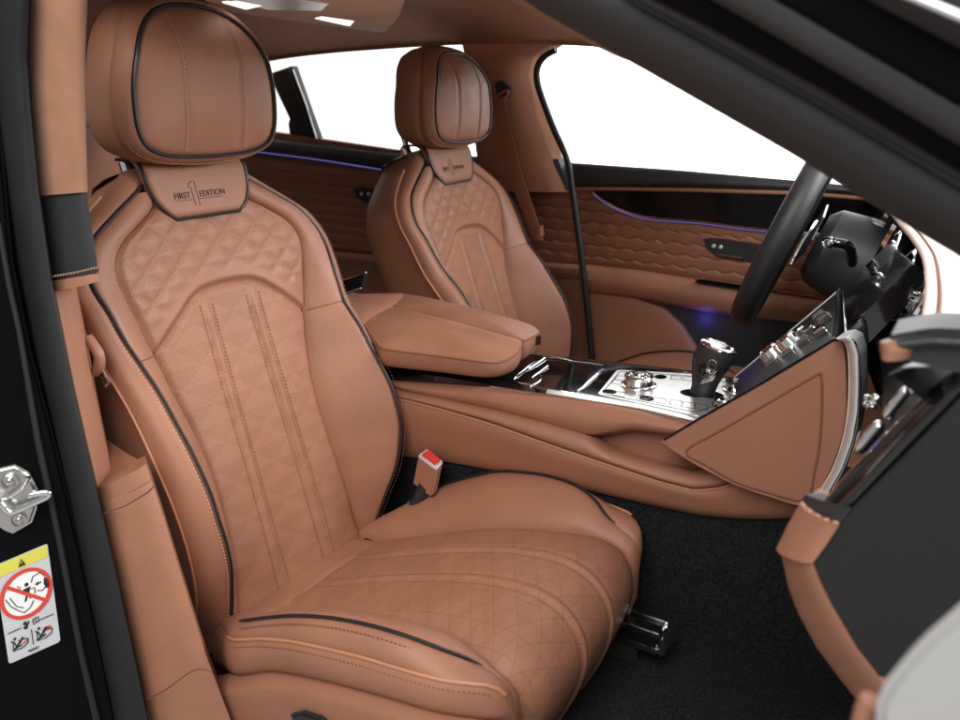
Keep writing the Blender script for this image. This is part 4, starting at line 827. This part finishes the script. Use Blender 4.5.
pillow('shroud_lid', [wc-wn*(.07+.09*(1+cos(a)))+wtop*.066+wy*(.055*sin(a)) for a in np.linspace(0, 2*pi, 40)[:-1]], wtop, .022, .03, 'silver', cl, 48, 8, 2.4)
for (px, py), yy, tip in (((828, 243), .30, True), ((896, 282), .27, True)):
    q = Y(px, py, yy); s_ = q+Vector((.03, .10, -.01))
    stl = tube('column_stalk', smoothp([q+Vector((.002, .012, 0)), q+Vector((.030, .02, -.004)), q+Vector((.038, .05, -.03)), q+Vector((.036, .09, -.075)), q+Vector((.03, .12, -.10))], 6), .009, 'gloss', cl, 12)
    lathe('stalk_tip', q+Vector((.004, .012, 0)), (-.35, -1, .1), [(.010, 0), (.0115, .004), (.0115, .014), (.0095, .016), (.006, .013), (.0045, .016), (.001, .017)], 'chrome', stl, 24)
for sg in (1, -1):
    pd = [wc-wn*.045+wy*(sg*.085)+wtop*.04, wc-wn*.04+wy*(sg*.13)+wtop*.06, wc-wn*.035+wy*(sg*.145)+wtop*.02, wc-wn*.035+wy*(sg*.135)-wtop*.03, wc-wn*.045+wy*(sg*.085)-wtop*.01]
    slab('shift_paddle', pd, wn, .004, 'chrome', cl, .001)

# ------------------------------------------------------------------ dashboard
db = thing('dashboard', 'dashboard with glare-whitened top, piano black fascia and charcoal end panel at the right', 'dashboard', (0.85, 0, 0.5))
ZE = .815
ED = spline([(-.70, .752), (-.66, .765), (-.58, .769), (-.47, .766), (-.33, .757), (-.18, .742), (-.02, .715), (.13, .684), (.28, .655), (.42, .627), (.55, .600), (.66, .573), (.755, .550)])
ys_ = np.linspace(-.695, .755, 70)
P = [[Vector((ED(y)[0]+dx, y, ZE+dz)) for dx, dz in ((.004, -.004), (.012, .004), (.03, .008), (.08, .014), (.16, .020), (.30, .024), (.45, .015), (.55, .0))] for y in ys_]
grid('top_pad', P, 'dash', db)
yp_ = np.linspace(-.60, .755, 70); tube('edge_piping', [Vector((.79, -.655, ZE+.002)), Vector((.778, -.635, ZE+.002))]+[Vector((ED(y)[0]+.003, y, ZE+.001)) for y in yp_], [.002, .004, .005]+[.0060]*69, 'cream', db, 12)
tube('edge_seam', [Vector((ED(y)[0]+.0105, y, ZE+.0045)) for y in yp_], .0016, 'dthread', db, 6)
P = [[Vector((ED(y)[0]+dx, y, z)) for dx, z in ((.006, ZE-.004), (.030, .795), (.045, .775), (.028, .74), (.004, .70), (-.02, .665), (-.022, .655), (.0, .64))] for y in np.linspace(-.69, .755, 60)]
fa = grid('fascia', P, 'fascia', db, sharp=60)
P = [[Vector((ED(y)[0]+dx, y, z)) for dx, z in ((-.012, .652), (-.018, .63), (-.008, .58), (.03, .50), (.10, .42), (.2, .36))] for y in np.linspace(-.66, .755, 40)]
grid('lower_dash', P, 'carpet', db, sharp=60)
P = [[Vector((ED(y)[0]+dx, y, z)) for dx, z in ((-.016, .655), (-.022, .63), (-.008, .57), (.03, .49), (.08, .42))] for y in np.linspace(.16, .75, 24)]
grid('knee_panel', P, 'tan2', db, sharp=60)
# instrument hood and driver side details
for k, yy in enumerate((.36, .50)):
    lathe('instrument', Vector((ED(yy)[0]+.030, yy, .755)), (-1, 0, .35), [(.052, 0), (.054, .012), (.050, .020), (.047, .018), (.046, .006), (.001, .006)], 'chrome', fa, 40)
for yy in (.20, .02, -.14):
    c = Vector((ED(yy)[0]+.020, yy, .752)); vt = lathe('air_vent', c, (-1, -.25, .35), [(.036, -.01), (.040, .010), (.037, .020), (.031, .021), (.029, .008), (.001, .006)], 'chrome', fa, 36)
    box('vent_louvre', c+Vector((-.014, -.004, .006)), (.006, .05, .004), 'silver', vt, .001); lathe('vent_knob', c+Vector((-.014, -.003, .006)), (-1, -.25, .35), [(.007, 0), (.008, .010), (.004, .012)], 'chrome', vt, 16)
tube('organ_stop', [Vector((ED(-.02)[0]+.02, -.02, .70)), Vector((ED(-.02)[0]-.03, -.03, .695))], .005, 'chrome', fa, 10)
# centre stack: sloping switch panel and screen
QA, QB, QC, QD = Y(738, 398, -.150), Y(836, 341.5, -.150), Y(840, 290, .160), Y(731, 381, .160)      # near low, near high, far high, far low
SX = QA, QB, QC, QD
SD = (QB-QA+QC-QD).normalized(); SW = (QD-QA+QC-QB).normalized(); SNV = SW.cross(SD).normalized()
if SNV.x > 0: SNV = -SNV
def SK(u, v, h=0): return QA.lerp(QB, u).lerp(QD.lerp(QC, u), v)+SNV*h
sk = slab('centre_stack', [SK(0, 0), SK(1, 0), SK(1, 1), SK(0, 1)], SNV, .03, 'fascia', db, .002)
tube('chrome_edge', [SK(0, 1, .001), SK(1, 1, .001)], .0014, 'silver', sk, 6); tube('chrome_edge', [SK(1, 0.02, .004), SK(1, 1, .004)], .0022, 'chrome', sk, 6)
NA, NB, NC, ND = Y(844, 336, -.135), Y(914, 262, -.135), Y(889, 243, .155), Y(841, 289, .155)
def SC(u, v, h=0): return NA.lerp(NB, u).lerp(ND.lerp(NC, u), v)+SNV*h
scn = slab('touch_screen', [SC(0, 0), SC(1, 0), SC(1, 1), SC(0, 1)], SNV, .03, 'gloss', db, .002)
wl = Writing()
for i in range(34):
    u = .06+.75*random.random(); v = .12+.7*random.random(); e = .05+.10*random.random(); wl.line([SC(u, v, .0004), SC(u+e, v, .0004)], .0007, SNV)
wl.build('screen_icons', 'grey', scn)
for i, (u, v) in enumerate(((.40, .32), (.42, .52), (.50, .64), (.56, .30), (.58, .48), (.68, .66), (.70, .34), (.76, .50), (.84, .70), (.86, .30), (.90, .52))):
    if i in (1, 4): lathe('rotary_knob', SK(u, v, 0), SNV, [(.020, 0), (.019, .006), (.017, .018), (.014, .021), (.010, .018), (.001, .018)], 'chrome', sk, 28)
    else: box('rocker_switch', SK(u, v, .005), (.022, .034, .013), 'chrome' if i % 2 else 'steel', sk, .003, (SD, SW, SNV))
tube('organ_stop', [Y(869, 404, -.40), Y(873, 400, -.42)], .006, 'chrome', db, 12)
for a, b, r in ((868, 398, .004), (875, 399, .0055), (870, 406, .0028), (874, 407, .0024), (866, 404, .0022)): lathe('knob_glint', Y(a, b, -.44), (-.5, -1, .3), [(r, -.004), (r, .002), (r*.6, .004), (.0005, .0045)], 'chrome', db, 12)  # small chrome studs stand in for the specular glints around the knob
# passenger end of the dash
be = slab('brow_end', rnd([tuple(q) for q in YL([(888, 336), (900, 333), (932, 327.5), (965, 329), (1030, 331), (1030, 384), (965, 374), (906, 360.5), (890, 352)], -.705)], .006), OUT, .05, 'blk', db, .006, 3)
band('brow_tip', YL([(884, 340), (881, 348), (884, 356)], -.70), YL([(897, 340), (908, 350), (904, 360)], -.712), (-.4, -1, 0), .012, .03, 'tan', be, 14, 14, 2.4)
band('brow_fold', YL([(892, 338), (930, 334), (1030, 338)], -.709), YL([(900, 350), (930, 346), (1030, 350)], -.709), OUT, .006, .01, 'blk', be, 24, 10, 2.4)
band('gloss_rail', YL([(812, 512), (850, 470), (890, 428), (935, 384), (1000, 335)], -.66), YL([(844, 514), (870, 487), (905, 450), (960, 394), (1020, 345)], -.70), (-.3, -1, .2), .010, .03, 'gloss', db, 40, 12)
band('grey_rail', YL([(822, 503), (860, 466), (900, 424), (930, 398)], -.675), YL([(833, 505), (866, 473), (903, 434), (938, 399)], -.685), (-.3, -1, .2), .008, .02, 'grey', db, 30, 8)
for (a, b), (c, e), r in (((857, 452), (882, 422), .0055), ((885, 417), (908, 388), .0045), ((910, 385), (922, 370), .004), ((890, 420), (892, 411), .0030), ((912, 394), (916, 386), .0028)):
    p0, p1 = Y(a, b, -.62), Y(c, e, -.62); tube('chrome_bullet', [p0.lerp(p1, t) for t in (0, .02, .08, .2, .5, .8, .92, .98, 1)], [r*f for f in (.3, .6, .85, 1, 1, 1, .85, .6, .3)], 'chrome', db, 16)
ec = slab('end_panel', rnd([tuple(q) for q in YL([(813, 563), (838, 526), (852, 509), (905, 456), (960, 399), (1010, 352), (1030, 600), (960, 640), (905, 668), (881, 679), (857, 648), (832, 606)], -.705)], .004), OUT, .03, 'grey', db, .005, 3)
kc = band('knee_cap', YL([(800, 503), (787, 526), (776, 549)], -.665), YL([(839, 525), (826, 545), (812.5, 563.5)], -.708), (-.15, -1, .1), .008, .05, 'tan', db, 24, 18, 3)
band('cap_collar', YL([(805, 494), (800, 504)], -.655), YL([(852, 508), (839, 526)], -.706), (-.3, -1, .3), .006, .04, 'blk', db, 10, 16, 3)
d = Dashes(); d.run(YL([(802, 503), (812, 512), (824, 518.5), (838, 523)], -.712), (-.3, -1, .2), .0055, .0036, .0009); d.build('stitching', 'thread', kc)
band('lower_edge', YL([(781, 553), (788, 586), (798, 613), (817, 648), (840, 679), (862, 706), (890, 740)], -.655), YL([(812.5, 564), (821, 586), (832, 607), (857, 649), (881, 680), (900, 703), (930, 740)], -.706), (-.15, -1, .1), .007, .05, 'tan', db, 50, 16, 3)

# ------------------------------------------------------------------ open front door, close to the lens
fd = thing('open_front_door', 'out of focus pale edge of the open front door at the bottom right corner', 'car door', (0.83, -1.02, 0.3))
yo = -1.0
slab('door_edge', smoothp(YL([(872, 770), (873, 712), (880, 690), (895, 668), (925, 635), (965, 603), (1060, 535), (1150, 480), (1150, 770)], yo), 3), (-.2, -1, 0.25), .07, 'pale', fd, .012, 4)
tube('edge_trim', smoothp(YL([(860, 770), (862, 735), (866, 712), (872, 700)], yo+.02), 4), .005, 'tan', fd, 12)
# violet footwell lamp that glows behind the lever
vl = bpy.data.lights.new('footwell_lamp', 'POINT'); vl.energy = 0.05; vl.color = (.14, .10, 1); vl.shadow_soft_size = .02
vo = bpy.data.objects.new('footwell_lamp', vl); COL.objects.link(vo); vo.location = Y(702, 322, .742)
